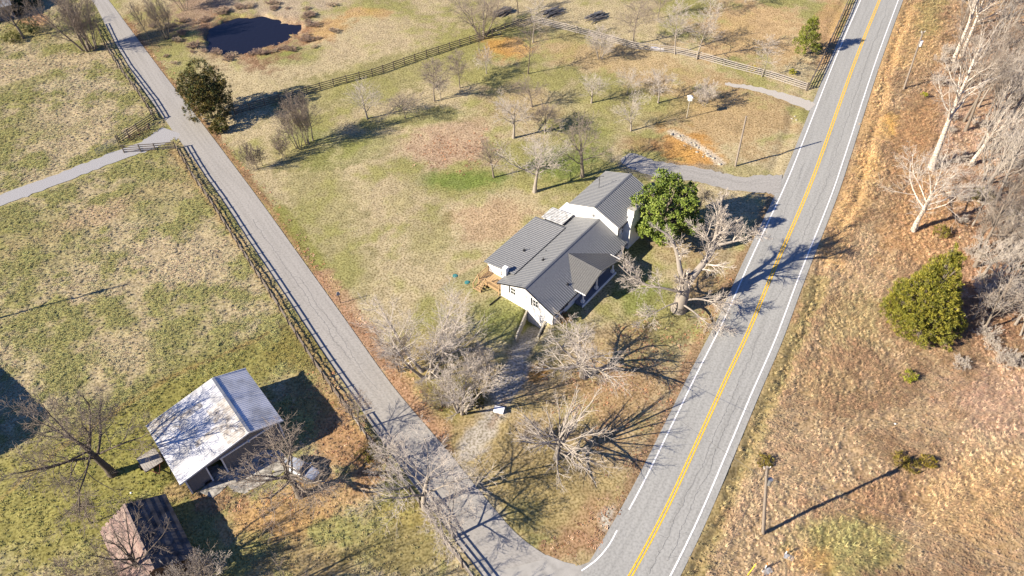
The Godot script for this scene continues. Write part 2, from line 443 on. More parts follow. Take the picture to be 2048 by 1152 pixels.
	for j in gd:
		var z := GZ0 + j * STEP
		var xl0 := x_at(side_l, z)
		var xl1 := x_at(side_r, z)
		var xm := x_at(main_line, z)
		for i in gw:
			var x := GX0 + i * STEP
			var k := j * gw + i
			var a := n1.get_noise_2d(x, z)
			var b := n2.get_noise_2d(x, z)
			var e := n3.get_noise_2d(x, z)
			var dm := x - xm
			var left_of_lane := x < (xl0 + xl1) * 0.5
			var right_of_road := dm > 0.0
			var col: Color
			var rough := 0.05
			if left_of_lane:
				col = tan.lerp(olive, smoothstep(-0.35, 0.3, a * 0.9 + b * 0.9 + e * 0.35))
				rough = 0.13
			elif right_of_road:
				col = straw.lerp(C(0.30, 0.205, 0.125), smoothstep(-0.2, 0.55, a + b * 1.0 + e * 0.6))
				rough = 0.17
			else:
				col = tan.lerp(olive, smoothstep(-0.3, 0.4, a * 1.1 + b * 0.8 + e * 0.2))
				col = col.lerp(C(0.40, 0.295, 0.175), 0.6 * smoothstep(-66.0, -58.0, z + a * 6.0))
			var flat := 1.0
			var tile: Array = tiles[int((z - GZ0) / TS) * tw + int((x - GX0) / TS)]
			for q in tile:
				var w := 0.0
				if q.has("line"):
					var dd := 1e9
					for s in q.line.size() - 1:
						dd = minf(dd, seg_dist(Vector3(x, 0, z), q.line[s], q.line[s + 1]))
					if q.has("flat"): flat = minf(flat, smoothstep(q.w * 0.5, q.w * 0.5 + 1.0, dd))
					dd = dd / (q.w * 0.5)
					w = 1.0 - smoothstep(0.6, 1.25, dd + b * 0.7 + e * 0.35)
				else:
					var ux: float = x - q.c.x
					var uz: float = z - q.c.z
					var pu: float = q.a * ux + q.b * uz
					var pv: float = q.d * ux + q.e * uz
					var rr := sqrt(pu * pu + pv * pv)
					if rr < 1.6: w = 1.0 - smoothstep(0.55, 1.2, rr + b * 0.55 + e * 0.3 + a * 0.2)
				if w > 0.0: col = col.lerp(q.col, w * q.k)
			var f := 1.0 + e * 0.22 + b * 0.16
			col = Color(col.r * f, col.g * f, col.b * f)
			# height
			var h := (n3.get_noise_2d(x * 1.9, z * 1.9) + b * 0.8) * rough + a * 0.1
			var edge := flat
			var off := 4.2
			edge = minf(edge, smoothstep(off, off + 1.6, absf(dm * 0.93)))
			if z < -29.0:
				edge = minf(edge, maxf(smoothstep(0.0, 1.2, xl0 - x), smoothstep(0.0, 1.2, x - xl1)))
			var hp: Vector3 = hinv * (Vector3(x, 0, z) - HO)
			if hp.x > -1.0 and hp.x < 26.5 and hp.z > -5.5 and hp.z < 11.0: edge *= 0.2
			h *= edge
			if edge < 0.15: h -= 0.05
			if right_of_road and dm > 4.0:
				h -= 0.35 * exp(-pow((dm * 0.93 - 6.3 - a * 1.5) / 0.55, 2.0)) - 0.10 * exp(-pow((dm * 0.93 - 7.4 - a * 1.5) / 0.6, 2.0))
			elif not left_of_lane and dm < -4.0 and z < -60.0:
				h -= 0.20 * exp(-pow((dm * 0.93 + 6.6 + a * 1.2) / 0.8, 2.0)) * smoothstep(0.0, 3.0, x - xl1)
			# ramp down to the basement door
			if hp.x < 0.4 and hp.x > -10.0:
				var mid := 5.9 + clampf(-hp.x, 0, 10) * 0.34
				var wid := 1.5 + 0.02 * hp.x
				var dr := absf(hp.z - mid)
				if hp.x > -0.2: dr = absf(hp.z - 5.85)
				var deep := 1.9 * clampf(1.0 + hp.x / 9.0, 0.0, 1.0)
				h -= deep * (1.0 - smoothstep(wid - 0.1, wid + 0.25 + maxf(0.0, -hp.x - 4.5) * 0.5, dr))
			var pd := Vector2((x - pond.x) / 10.4, (z - pond.z) / 7.4).length() + a * 0.45 + b * 0.16 + e * 0.05
			h -= 0.9 * (1.0 - smoothstep(0.86, 1.12, pd))
			if pd < 1.0: gpaved[k] = 1
			if edge < 0.06: gpaved[k] = 1
			gcol[k] = col
			ghgt[k] = h
			mb.v[k] = Vector3(x, h, z)
	for j in gd:
		for i in gw:
			var k := j * gw + i
			var hx := ghgt[j * gw + mini(i + 1, gw - 1)] - ghgt[j * gw + maxi(i - 1, 0)]
			var hz := ghgt[mini(j + 1, gd - 1) * gw + i] - ghgt[maxi(j - 1, 0) * gw + i]
			mb.n[k] = Vector3(-hx, 2.0 * STEP, -hz).normalized()
	mb.c = gcol.duplicate()
	var ix := PackedInt32Array()
	ix.resize((gw - 1) * (gd - 1) * 6)
	var o := 0
	for j in gd - 1:
		for i in gw - 1:
			var k := j * gw + i
			ix[o] = k; ix[o + 1] = k + 1; ix[o + 2] = k + gw
			ix[o + 3] = k + 1; ix[o + 4] = k + gw + 1; ix[o + 5] = k + gw
			o += 6
	mb.ix = ix
	# the land goes on to the horizon
	var F := 2500.0
	for q in [[-F, -F, F, GZ0], [-F, GZ1, F, F], [-F, GZ0, GX0, GZ1], [GX1, GZ0, F, GZ1]]:
		mb.quad(Vector3(q[0], -0.15, q[1]), Vector3(q[2], -0.15, q[1]), Vector3(q[2], -0.15, q[3]), Vector3(q[0], -0.15, q[3]), Vector3.UP)
		for t in 6: mb.c.append(C(0.36, 0.31, 0.16))
	struct("ground", mb.done(), M.ground)

func gi(x: float, z: float) -> int:
	return clampi(int((z - GZ0) / STEP + 0.5), 0, gd - 1) * gw + clampi(int((x - GX0) / STEP + 0.5), 0, gw - 1)

func on_ground(p: Vector3, down := 0.0) -> Vector3:
	return Vector3(p.x, ghgt[gi(p.x, p.z)] - down, p.z)

func block_area(pts: Array) -> void:
	var poly := PackedVector2Array()
	var lo := Vector2(1e9, 1e9)
	var hi := -lo
	for p in pts:
		var q := Vector2(p.x, p.z)
		poly.append(q)
		lo = lo.min(q)
		hi = hi.max(q)
	for j in range(int((lo.y - GZ0) / STEP), int((hi.y - GZ0) / STEP) + 2):
		for i in range(int((lo.x - GX0) / STEP), int((hi.x - GX0) / STEP) + 2):
			if i >= 0 and j >= 0 and i < gw and j < gd and Geometry2D.is_point_in_polygon(Vector2(GX0 + i * STEP, GZ0 + j * STEP), poly):
				gpaved[j * gw + i] = 1

# ---------------------------------------------------------------- roads
func strip(left: PackedVector3Array, right: PackedVector3Array, y: float) -> ArrayMesh:
	var mb := MB.new()
	var run := 0.0
	for i in left.size():
		var a := left[i]
		var b := right[i]
		if i: run += ((a + b) * 0.5).distance_to((left[i - 1] + right[i - 1]) * 0.5)
		var w := a.distance_to(b)
		for q in 5:
			var p := a.lerp(b, q / 4.0)
			mb.v.append(Vector3(p.x, y + 0.035 * (1.0 - pow(absf(q - 2.0) / 2.0, 2.0)), p.z))
			mb.n.append(Vector3.UP)
			mb.uv.append(Vector2(w * q / 4.0, run))
			mb.uv2.append(Vector2(w * q / 4.0, run))
	for i in left.size() - 1:
		for q in 4:
			var k := i * 5 + q
			mb.ix.append_array(PackedInt32Array([k, k + 1, k + 5, k + 1, k + 6, k + 5]))
	return mb.done()

func offset_line(line: PackedVector3Array, d: float) -> PackedVector3Array:
	var out := PackedVector3Array()
	for i in line.size():
		var t := (line[mini(i + 1, line.size() - 1)] - line[maxi(i - 1, 0)])
		t.y = 0
		t = t.normalized()
		out.append(line[i] + Vector3(-t.z, 0, t.x) * -d)
	return out

func ribbon(line: PackedVector3Array, w: float, y: float) -> ArrayMesh:
	var mb := MB.new()
	var a := offset_line(line, -w * 0.5)
	var b := offset_line(line, w * 0.5)
	for i in line.size() - 1:
		mb.quad(a[i] * Vector3(1, 0, 1) + Vector3(0, y, 0), b[i] * Vector3(1, 0, 1) + Vector3(0, y, 0), b[i + 1] * Vector3(1, 0, 1) + Vector3(0, y, 0), a[i + 1] * Vector3(1, 0, 1) + Vector3(0, y, 0), Vector3.UP)
	return mb.done()

func asphalt(col: Color, sd: int) -> StandardMaterial3D:
	# long worn streaks along the lane over a fine aggregate grain
	var m := mat(col, 0.92, 0.25)
	m.albedo_texture = noise_tex(0.02, [[0.0, grey(0.91)], [0.4, grey(0.96)], [0.65, grey(0.985)], [1.0, grey(1.0)]], 512, FastNoiseLite.TYPE_SIMPLEX_SMOOTH, 4, sd)
	m.uv1_scale = Vector3(1.0 / 7.0, 1.0 / 170.0, 1)
	m.uv2_scale = Vector3(1.0 / 6.0, 1.0 / 6.0, 1)
	m.detail_enabled = true
	m.detail_blend_mode = BaseMaterial3D.BLEND_MODE_MUL
	m.detail_uv_layer = BaseMaterial3D.DETAIL_UV_2
	m.detail_albedo = noise_tex(0.03, [[0.0, grey(0.84)], [0.5, grey(0.95)], [1.0, grey(1.0)]], 512, FastNoiseLite.TYPE_SIMPLEX_SMOOTH, 5, sd + 1)
	return m

func crack(line: PackedVector3Array, a: int, b: int, off: float, y: float, m: Material, parent: Node3D, rng: RandomNumberGenerator, w := 0.026) -> void:
	var pts := PackedVector3Array()
	var o := offset_line(line, off)
	var wob := 0.0
	for i in range(a, b):
		for k in 10:
			wob = wob * 0.93 + rng.randf_range(-0.07, 0.07)
			var t := (o[i + 1] - o[i]).normalized()
			pts.append(o[i].lerp(o[i + 1], k / 10.0) + Vector3(-t.z, 0, t.x) * wob)
	part("crack", ribbon(pts, w, y), m, parent)
	# side branches
	for k in range(6, pts.size() - 3, 9):
		if rng.randf() < 0.6:
			var d := Vector3(rng.randf_range(-1, 1), 0, rng.randf_range(-0.4, 0.4)) * rng.randf_range(0.4, 1.2)
			part("crack", ribbon(PackedVector3Array([pts[k], pts[k] + d * 0.4 + Vector3(0, 0, 0.1), pts[k] + d]), w * 0.8, y), m, parent)

func build_roads() -> void:
	var rng := RandomNumberGenerator.new()
	rng.seed = 77
	var mroad := asphalt(lin(0.345, 0.347, 0.330), 51)
	var mlane := asphalt(lin(0.345, 0.332, 0.308), 61)
	var mcrack := mat(lin(0.17, 0.168, 0.162), 0.9, 0.2)
	var road := struct("highway", strip(offset_line(main_line, -4.15), offset_line(main_line, 4.2), 0.02), mroad)
	for d in [-0.155, 0.155]:
		part("yellow_line", ribbon(offset_line(main_line, d), 0.16, 0.066), grained(lin(0.74, 0.45, 0.035), noise_tex(0.03, [[0.0, grey(0.7)], [0.5, grey(1.0)]], 256), 2.0), road)
	var wp := grained(lin(0.76, 0.76, 0.76), noise_tex(0.03, [[0.0, grey(0.72)], [0.5, grey(1.0)]], 256, FastNoiseLite.TYPE_SIMPLEX_SMOOTH, 4, 4), 2.0)
	part("white_line", ribbon(offset_line(main_line, 3.35), 0.17, 0.052), wp, road)
	# the near white line breaks at the lane's mouth and bends into it
	var near := offset_line(main_line, -3.35)
	var cut := PackedVector3Array()
	var stop := G(1249, 1033).z
	for p in near:
		if p.z < stop: cut.append(p)
	part("white_line", ribbon(cut, 0.17, 0.052), wp, road)
	var bend := []
	for q in [[1234, 1061], [1222, 1084], [1210, 1101], [1195, 1118], [1180, 1130], [1163, 1142]]: bend.append(G(q[0], q[1]))
	part("white_line", ribbon(smooth_line(bend, 4), 0.16, 0.05), wp, road)
	var n := main_line.size()
	crack(main_line, n / 8, n / 2, 1.9, 0.062, mcrack, road, rng)
	crack(main_line, n / 2 + 4, n - 18, 1.4, 0.064, mcrack, road, rng)
	crack(main_line, n - 40, n - 20, 2.3, 0.06, mcrack, road, rng)
	crack(main_line, n / 3, n / 2, -1.9, 0.06, mcrack, road, rng, 0.03)
	# the lane
	var lane := struct("lane", strip(side_l, side_r, 0.012), mlane)
	var mid := PackedVector3Array()
	for i in side_l.size(): mid.append((side_l[i] + side_r[i]) * 0.5)
	var ln := mid.size()
	crack(mid, int(ln * 0.50), int(ln * 0.66), -0.2, 0.053, mcrack, lane, rng, 0.05)
	crack(mid, int(ln * 0.58), int(ln * 0.70), 0.5, 0.051, mcrack, lane, rng, 0.04)
	crack(mid, int(ln * 0.78), int(ln * 0.84), 0.4, 0.051, mcrack, lane, rng, 0.05)
	# mouth of the lane where it meets the highway
	var mouth := []
	for q in [[960, 1147], [1094, 1110], [1128, 1124], [1160, 1131], [1184, 1122], [1206, 1098], [1224, 1070], [1242, 1030], [1255, 1020], [1262, 1100], [1180, 1260], [1060, 1300], [1010, 1220]]: mouth.append(G(q[0], q[1]) + Vector3(0, 0.0165, 0))
	var mb := MB.new()
	mb.poly(mouth)
	struct("lane_mouth", mb.done(), grained(lin(0.342, 0.334, 0.312), noise_tex(0.012, [[0.0, grey(0.84)], [0.5, grey(0.95)], [1.0, grey(1.0)]], 512, FastNoiseLite.TYPE_SIMPLEX_SMOOTH, 5, 63), 9.0, 0.92, 0.25))
	block_area(mouth)
	# paved and gravel drives
	var gravel := grained(lin(0.43, 0.43, 0.44), noise_tex(0.09, [[0.0, grey(0.6)], [0.5, grey(0.85)], [1.0, grey(1.0)]], 512, FastNoiseLite.TYPE_SIMPLEX_SMOOTH, 5, 71), 6.0, 1.0, 0.1)
	drive("gravel_track", [[345, 262, 5.2], [322, 278, 4.6], [290, 292, 3.2], [235, 312, 2.9], [180, 333, 2.8], [110, 360, 2.7], [50, 383, 2.8], [-10, 405, 2.9], [-120, 450, 3.0]], gravel, -0.022, 5)
	drive("paved_drive", [[1562, 372, 5.4], [1535, 368, 4.4], [1500, 369, 3.8], [1450, 362, 3.6], [1400, 350, 3.6], [1350, 342, 3.6], [1300, 335, 3.8], [1268, 322, 4.0], [1250, 312, 2.4]], asphalt(lin(0.34, 0.33, 0.31), 81), -0.022, 6)
	drive("gravel_entry", [[1626, 214, 3.0], [1600, 204, 2.6], [1560, 191, 2.0], [1520, 180, 1.7], [1480, 172, 1.3], [1450, 167, 0.8]], grained(lin(0.55, 0.52, 0.47), noise_tex(0.09, [[0.0, grey(0.6)], [0.5, grey(0.85)], [1.0, grey(1.0)]], 512, FastNoiseLite.TYPE_SIMPLEX_SMOOTH, 5, 73), 5.0, 1.0, 0.1), -0.022, 7)
	# pond
	var pm := MB.new()
	var c := G(500, 66)
	var ring := []
	for k in 48: ring.append(c + Vector3(cos(TAU * k / 48) * 13.5, -0.42, sin(TAU * k / 48) * 12.0))
	pm.poly(ring)
	struct("pond_water", pm.done(), M.water)

func drive(called: String, spec: Array, m: Material, y: float, sd: int) -> void:
	var rng := RandomNumberGenerator.new()
	rng.seed = sd
	var pts := []
	for q in spec: pts.append(G(q[0], q[1]))
	var line := smooth_line(pts, 6)
	var l := PackedVector3Array()
	var r := PackedVector3Array()
	for i in line.size():
		var f := float(i) / 6.0
		var w: float = lerpf(spec[int(f)][2], spec[mini(int(f) + 1, spec.size() - 1)][2], f - int(f)) * 0.5
		var t := (line[mini(i + 1, line.size() - 1)] - line[maxi(i - 1, 0)]).normalized()
		var s := Vector3(-t.z, 0, t.x)
		l.append(line[i] + s * (w + rng.randf_range(-0.25, 0.2)))
		r.append(line[i] - s * (w + rng.randf_range(-0.25, 0.2)))
	var area := []
	for i in l.size(): area.append(l[i].lerp(r[i], 0.12))
	for i in range(r.size() - 1, -1, -1): area.append(r[i].lerp(l[i], 0.12))
	block_area(area)
	struct(called, strip(l, r, y + 0.03), m)

# ---------------------------------------------------------------- fences
func fence(px: Array, label: String, post_m: Material, board_m: Array, side := 1.0, hgt := 1.42, rails := 4) -> void:
	var pts := []
	for q in px: pts.append(G(q[0], q[1]))
	var t := thing("board_fence", label, "fence", pts[0])
	var rng := RandomNumberGenerator.new()
	rng.seed = hash(label)
	var o: Vector3 = pts[0]
	var spots := [pts[0]]
	for i in pts.size() - 1:
		var d: Vector3 = pts[i + 1] - pts[i]
		var k := maxi(1, roundi(d.length() / 2.42))
		for j in range(1, k + 1): spots.append(pts[i].lerp(pts[i + 1], float(j) / k))
	var post := MB.new()
	post.cbox(Vector3(0, (hgt + 0.12) * 0.5 - 0.2, 0), Vector3(0.13, hgt + 0.52, 0.13), Basis.IDENTITY, 0.03)
	var pmesh := post.done()
	var bm := MB.new()
	bm.box(Vector3(0.5, 0, 0), Vector3(1, 0.145, 0.032))
	var bmesh := bm.done()
	for i in spots.size():
		var p: Vector3 = spots[i]
		var nx: Vector3 = spots[mini(i + 1, spots.size() - 1)] - spots[maxi(i - 1, 0)]
		nx.y = 0
		nx = nx.normalized()
		var pp := part("post", pmesh, post_m, t)
		pp.transform = Transform3D(Basis(nx, Vector3.UP, nx.cross(Vector3.UP)).rotated(Vector3.UP, rng.randf_range(-0.04, 0.04)), p - o)
		if i == spots.size() - 1: break
		var q: Vector3 = spots[i + 1]
		for r in rails:
			var y := 0.22 + (hgt - 0.3) * r / (rails - 1.0)
			var a := p + Vector3(0, y + rng.randf_range(-0.02, 0.02), 0)
			var b := q + Vector3(0, y + rng.randf_range(-0.02, 0.02), 0)
			var d := b - a
			var x := d.normalized()
			var zz := x.cross(Vector3.UP).normalized()
			var w := part("board", bmesh, board_m[rng.randi() % board_m.size()], t)
			w.transform = Transform3D(Basis(d, zz.cross(x), zz), a - o + zz * side * (0.084 + 0.002 * (i % 2)))

func wire_fence() -> void:
	var pts := []
	for q in [[-10, 1010], [130, 895], [240, 820], [330, 760], [395, 728], [470, 698], [498, 680], [560, 655]]: pts.append(on_ground(G(q[0], q[1])))
	var o: Vector3 = pts[0]
	var t := thing("wire_fence", "sagging old wire fence on thin posts between pasture and barn lawn", "fence", o)
	for i in pts.size():
		var mb := MB.new()
		mb.tube(Vector3(0, -0.3, 0), Vector3(0.03, 1.15, 0.02), 0.05, 0.045, 6, true)
		part("post", mb.done(), M.fence_post, t).position = pts[i] - o
	for y in [0.4, 0.8, 1.1]:
		var mb := MB.new()
		for i in pts.size() - 1: mb.tube(pts[i] - o + Vector3(0, y, 0), pts[i + 1] - o + Vector3(0, y, 0), 0.006, 0.006, 3)
		part("wire", mb.done(), M.wire, t)

func gate(a: Vector3, b: Vector3, label: String, m: Material) -> void:
	var t := thing("tube_gate", label, "gate", a)
	var d := b - a
	for x in [0.0, 0.5, 1.0]:
		var mb := MB.new()
		mb.tube(d * x + Vector3(0, 0.12, 0), d * x + Vector3(0, 1.3, 0), 0.03, 0.03, 6)
		part("upright", mb.done(), m, t)
	for k in 6:
		var mb := MB.new()
		mb.tube(Vector3(0, 0.18 + k * 0.21, 0), d + Vector3(0, 0.18 + k * 0.21, 0), 0.022, 0.022, 6)
		part("rail", mb.done(), m, t)
	var mb2 := MB.new()
	mb2.tube(Vector3(0, 0.03, 0), Vector3(0, 1.5, 0), 0.07, 0.07, 8, true)
	part("hinge_post", mb2.done(), M.fence_post, t).position = -d.normalized() * 0.12

func build_fences() -> void:
	var dark := [M.fence, M.fence_b]
	fence([[193, 52], [212, 95], [236, 135], [262, 170], [288, 205], [309, 240]], "dark board fence along the lane from the leaning bare trees to the gravel track", M.fence_post, dark, -1.0)
	fence([[309, 241], [276, 262], [240, 286]], "short board fence angling off the lane along the gravel track above the gate", M.fence_post, dark, -1.0)
	fence([[352, 298], [312, 302], [282, 304], [249, 306]], "short board fence on the mown side of the gravel track", M.fence_post, dark, 1.0)
	fence([[352, 298], [385, 355], [420, 405], [455, 460], [490, 515], [525, 568], [560, 622], [595, 678], [630, 732], [665, 783], [700, 830]], "long dark board fence beside the lane opposite the house lawn", M.fence_post, dark, -1.0)
	fence([[706, 838], [735, 880], [775, 930], [820, 985], [862, 1045], [890, 1090], [925, 1135], [965, 1190]], "weathered board fence beside the lane under the bare roadside trees", M.fence_post, [M.fence_b, M.fence_pale], -1.0)
	fence([[470, 229], [560, 203], [668, 172], [745, 152], [830, 122], [900, 99], [960, 80], [1010, 62], [1062, 44]], "brown board fence climbing from the dark cedar past the pond pasture", M.fence_post, [M.fence], 1.0)
	fence([[1062, 44], [1130, 60], [1200, 78], [1270, 98], [1345, 106], [1400, 118], [1470, 138], [1540, 156], [1612, 180]], "sun bleached board fence running from the plank piles to the highway", M.fence_b, [M.fence_pale], 1.0)
	fence([[1614, 180], [1640, 128], [1662, 80], [1684, 32], [1702, -12], [1716, -50]], "dark board fence along the highway beside the young pine", M.fence_post, dark, 1.0)
	wire_fence()
	gate(on_ground(G(236, 287)), on_ground(G(196, 312)), "open grey tube gate standing along the gravel track", M.steel)
	gate(on_ground(G(300, 262)), on_ground(G(262, 284)), "rusty red tube gate leaning on the board fence by the gravel track", M.rust)

# ---------------------------------------------------------------- bare trees
var PRE := {
	"round": {"lv": 5, "seg": [5, 4, 3, 3, 2], "wob": [0.10, 0.18, 0.22, 0.25, 0.2], "trop": [0.0, 0.05, 0.04, 0.03, 0.03], "kids": [9, 7, 6, 5], "ang": [48, 42, 42, 40], "rat": [0.95, 0.62, 0.58, 0.55], "f0": [0.38, 0.25, 0.2, 0.15], "taper": 0.45, "stems": 1, "spread": 0.0},
	"small": {"lv": 4, "seg": [4, 3, 3, 2], "wob": [0.10, 0.2, 0.25, 0.25], "trop": [0.0, 0.06, 0.05, 0.04], "kids": [10, 9, 8], "ang": [50, 42, 40], "rat": [0.95, 0.62, 0.55], "f0": [0.28, 0.2, 0.15], "taper": 0.4, "stems": 1, "spread": 0.0},
	"slim": {"lv": 4, "seg": [7, 3, 2, 2], "wob": [0.05, 0.15, 0.2, 0.2], "trop": [0.04, 0.12, 0.08, 0.05], "kids": [18, 7, 6], "ang": [38, 36, 34], "rat": [0.34, 0.5, 0.5], "f0": [0.32, 0.2, 0.15], "taper": 0.18, "stems": 1, "spread": 0.0},
	"vase": {"lv": 4, "seg": [6, 4, 3, 2], "wob": [0.08, 0.15, 0.2, 0.25], "trop": [0.05, 0.08, 0.05, 0.05], "kids": [11, 8, 7], "ang": [30, 34, 36], "rat": [0.48, 0.55, 0.5], "f0": [0.25, 0.2, 0.15], "taper": 0.25, "stems": 5, "spread": 0.42},
	"thicket": {"lv": 4, "seg": [4, 3, 2, 2], "wob": [0.10, 0.18, 0.2, 0.2], "trop": [0.05, 0.08, 0.05, 0.05], "kids": [6, 5, 5], "ang": [26, 30, 32], "rat": [0.5, 0.5, 0.5], "f0": [0.2, 0.2, 0.2], "taper": 0.25, "stems": 14, "spread": 0.5},
	"oak": {"lv": 5, "seg": [4, 5, 4, 3, 2], "wob": [0.08, 0.3, 0.34, 0.32, 0.28], "trop": [0.0, 0.08, 0.03, 0.02, 0.0], "kids": [10, 8, 6, 5], "ang": [56, 46, 44, 42], "rat": [1.5, 0.55, 0.55, 0.55], "f0": [0.55, 0.22, 0.2, 0.15], "taper": 0.6, "stems": 1, "spread": 0.0},
	"burst": {"lv": 4, "seg": [3, 4, 3, 2], "wob": [0.08, 0.12, 0.2, 0.25], "trop": [0.0, 0.02, 0.02, 0.0], "kids": [22, 8, 7], "ang": [62, 34, 40], "rat": [1.7, 0.42, 0.5], "f0": [0.3, 0.25, 0.2], "taper": 0.7, "stems": 1, "spread": 0.0},
	"wood": {"lv": 4, "seg": [8, 4, 3, 2], "wob": [0.04, 0.2, 0.25, 0.25], "trop": [0.03, 0.08, 0.05, 0.03], "kids": [16, 6, 6], "ang": [46, 42, 40], "rat": [0.38, 0.5, 0.5], "f0": [0.4, 0.25, 0.2], "taper": 0.2, "stems": 1, "spread": 0.0}}

var sg0 := PackedVector3Array()
var sg1 := PackedVector3Array()
var sgr0 := PackedFloat32Array()
var sgr1 := PackedFloat32Array()
var sgl := PackedInt32Array()

func rv(rng: RandomNumberGenerator) -> Vector3:
	return Vector3(rng.randf_range(-1, 1), rng.randf_range(-1, 1), rng.randf_range(-1, 1))

func grow(p: Vector3, d: Vector3, L: float, r: float, lv: int, P: Dictionary, rng: RandomNumberGenerator) -> void:
	var n: int = P.seg[lv]
	var pts := PackedVector3Array([p])
	var rad := PackedFloat32Array([r])
	var dirs := PackedVector3Array([d])
	for i in n:
		d = (d + rv(rng) * P.wob[lv] + Vector3.UP * P.trop[lv]).normalized()
		var q := p + d * (L / n)
		var r2: float = r * lerpf(1.0, P.taper if lv == 0 else 0.35, (i + 1.0) / n)
		sg0.append(p); sg1.append(q); sgr0.append(rad[i]); sgr1.append(r2); sgl.append(lv)
		p = q
		pts.append(p); rad.append(r2); dirs.append(d)
	if lv + 1 >= P.lv: return
	var kids: int = P.kids[lv]
	if lv > 0: kids = maxi(2, kids + rng.randi_range(-1, 1))
	var az := rng.randf() * TAU
	for k in kids:
		var t: float = lerpf(P.f0[lv], 1.0, (k + rng.randf() * 0.9) / kids)
		var f := t * n
		var i := mini(int(f), n - 1)
		var at := pts[i].lerp(pts[i + 1], f - i)
		var dd := dirs[i + 1]
		var ra := lerpf(rad[i], rad[i + 1], f - i)
		az += 2.4 + rng.randf_range(-0.4, 0.4)
		var s := dd.cross(Vector3(0.3, 0.1, 0.9)).normalized()
		var side := s * cos(az) + dd.cross(s) * sin(az)
		var an := deg_to_rad(P.ang[lv] * rng.randf_range(0.6, 1.3)) * (1.0 if k < kids - 1 else 0.3)
		var nd := (dd * cos(an) + side * sin(an)).normalized()
		grow(at, nd, L * P.rat[lv] * lerpf(1.1, 0.62, t) * rng.randf_range(0.7, 1.15), ra * rng.randf_range(0.4, 0.58), lv + 1, P, rng)

# returns [trunk mesh, crown mesh]
func tree_meshes(kind: String, h: float, w: float, r: float, sd: int, lean := Vector2.ZERO, tw := 0.011, kids_scale := 1.0) -> Array:
	var P: Dictionary = PRE[kind].duplicate(true)
	for i in P.kids.size():
		if i > 0: P.kids[i] = maxi(2, roundi(P.kids[i] * kids_scale))
	var rng := RandomNumberGenerator.new()
	rng.seed = sd
	sg0.clear(); sg1.clear(); sgr0.clear(); sgr1.clear(); sgl.clear()
	for s in P.stems:
		var d := Vector3.UP
		var b := Vector3.ZERO
		if P.stems > 1:
			var g = TAU * s / P.stems + rng.randf_range(-0.3, 0.3)
			var sp: float = P.spread * rng.randf_range(0.3, 1.1)
			d = Vector3(cos(g) * sp, 1, sin(g) * sp).normalized()
			b = Vector3(cos(g), 0, sin(g)) * 0.04
			if kind == "thicket": b = Vector3(cos(g * 3.1), 0, sin(g * 3.1)) * rng.randf_range(0.0, 0.35)
		grow(b, d, rng.randf_range(0.85, 1.0), 1.0 / sqrt(P.stems), 0, P, rng)
	var top := 0.0
	var wide := PackedFloat32Array()
	for p in sg1:
		top = maxf(top, p.y)
		wide.append(Vector2(p.x, p.z).length())
	wide.sort()
	var sx := w * 0.5 / wide[int(wide.size() * 0.985)]
	var sy := h / top
	var tm := MB.new()
	var cm := MB.new()
	for i in sg0.size():
		var a := sg0[i]
		var b := sg1[i]
		a = Vector3(a.x * sx + lean.x * a.y * sy, a.y * sy, a.z * sx + lean.y * a.y * sy)
		b = Vector3(b.x * sx + lean.x * b.y * sy, b.y * sy, b.z * sx + lean.y * b.y * sy)
		var lv := sgl[i]
		if a.y < 0.0 and lv > 0: a.y = absf(a.y) + 0.05
		if b.y < 0.05 and lv > 0: b.y = absf(b.y) + 0.05
		var r0 := maxf(sgr0[i] * r, tw)
		var r1 := maxf(sgr1[i] * r, tw)
		if lv == 0 and a.y <= 0.001:
			a.y -= 0.35
			r0 *= 1.35
		if lv <= 1: (tm if lv == 0 or P.stems == 1 else cm).tube(a, b, r0, r1, 7 if lv == 0 else 5)
		else: cm.tube(a, b, r0, r1, 3)
	return [tm.done(), cm.done()]

func tree(x: float, y: float, ty: float, wpx: float, kind: String, sd: int, label: String, group := "", bark := "", lean := Vector2.ZERO, radius := 0.0, dens := 1.0) -> Node3D:
	var b := on_ground(G(x, y))
	var h := tall(b, ty) * 1.04
	var w := 1.22 * wpx / scale_at(b)
	var r := radius if radius > 0.0 else 0.012 * h + 0.02
	var ms := tree_meshes(kind, h, w, r, sd, lean, 0.011, dens)
	var t := thing("bare_tree", label, "tree", b, group)
	part("trunk", ms[0], M["bark" + bark], t)
	part("crown", ms[1], M["twig" + bark] if M.has("twig" + bark) else M.twig_pale, t)
	return t

# given in metres instead of by its top row
func tree_m(x: float, y: float, h: float, w: float, kind: String, sd: int, label: String, group := "", bark := "", lean := Vector2.ZERO, radius := 0.0, dens := 1.0) -> Node3D:
	var b := on_ground(G(x, y))
	var r := radius if radius > 0.0 else 0.014 * h + 0.03
	var ms := tree_meshes(kind, h, w, r, sd, lean, 0.012, dens)
	var t := thing("bare_tree", label, "tree", b, group)
	part("trunk", ms[0], M["bark" + bark], t)
	part("crown", ms[1], M["twig" + bark] if M.has("twig" + bark) else M.twig_pale, t)
	return t

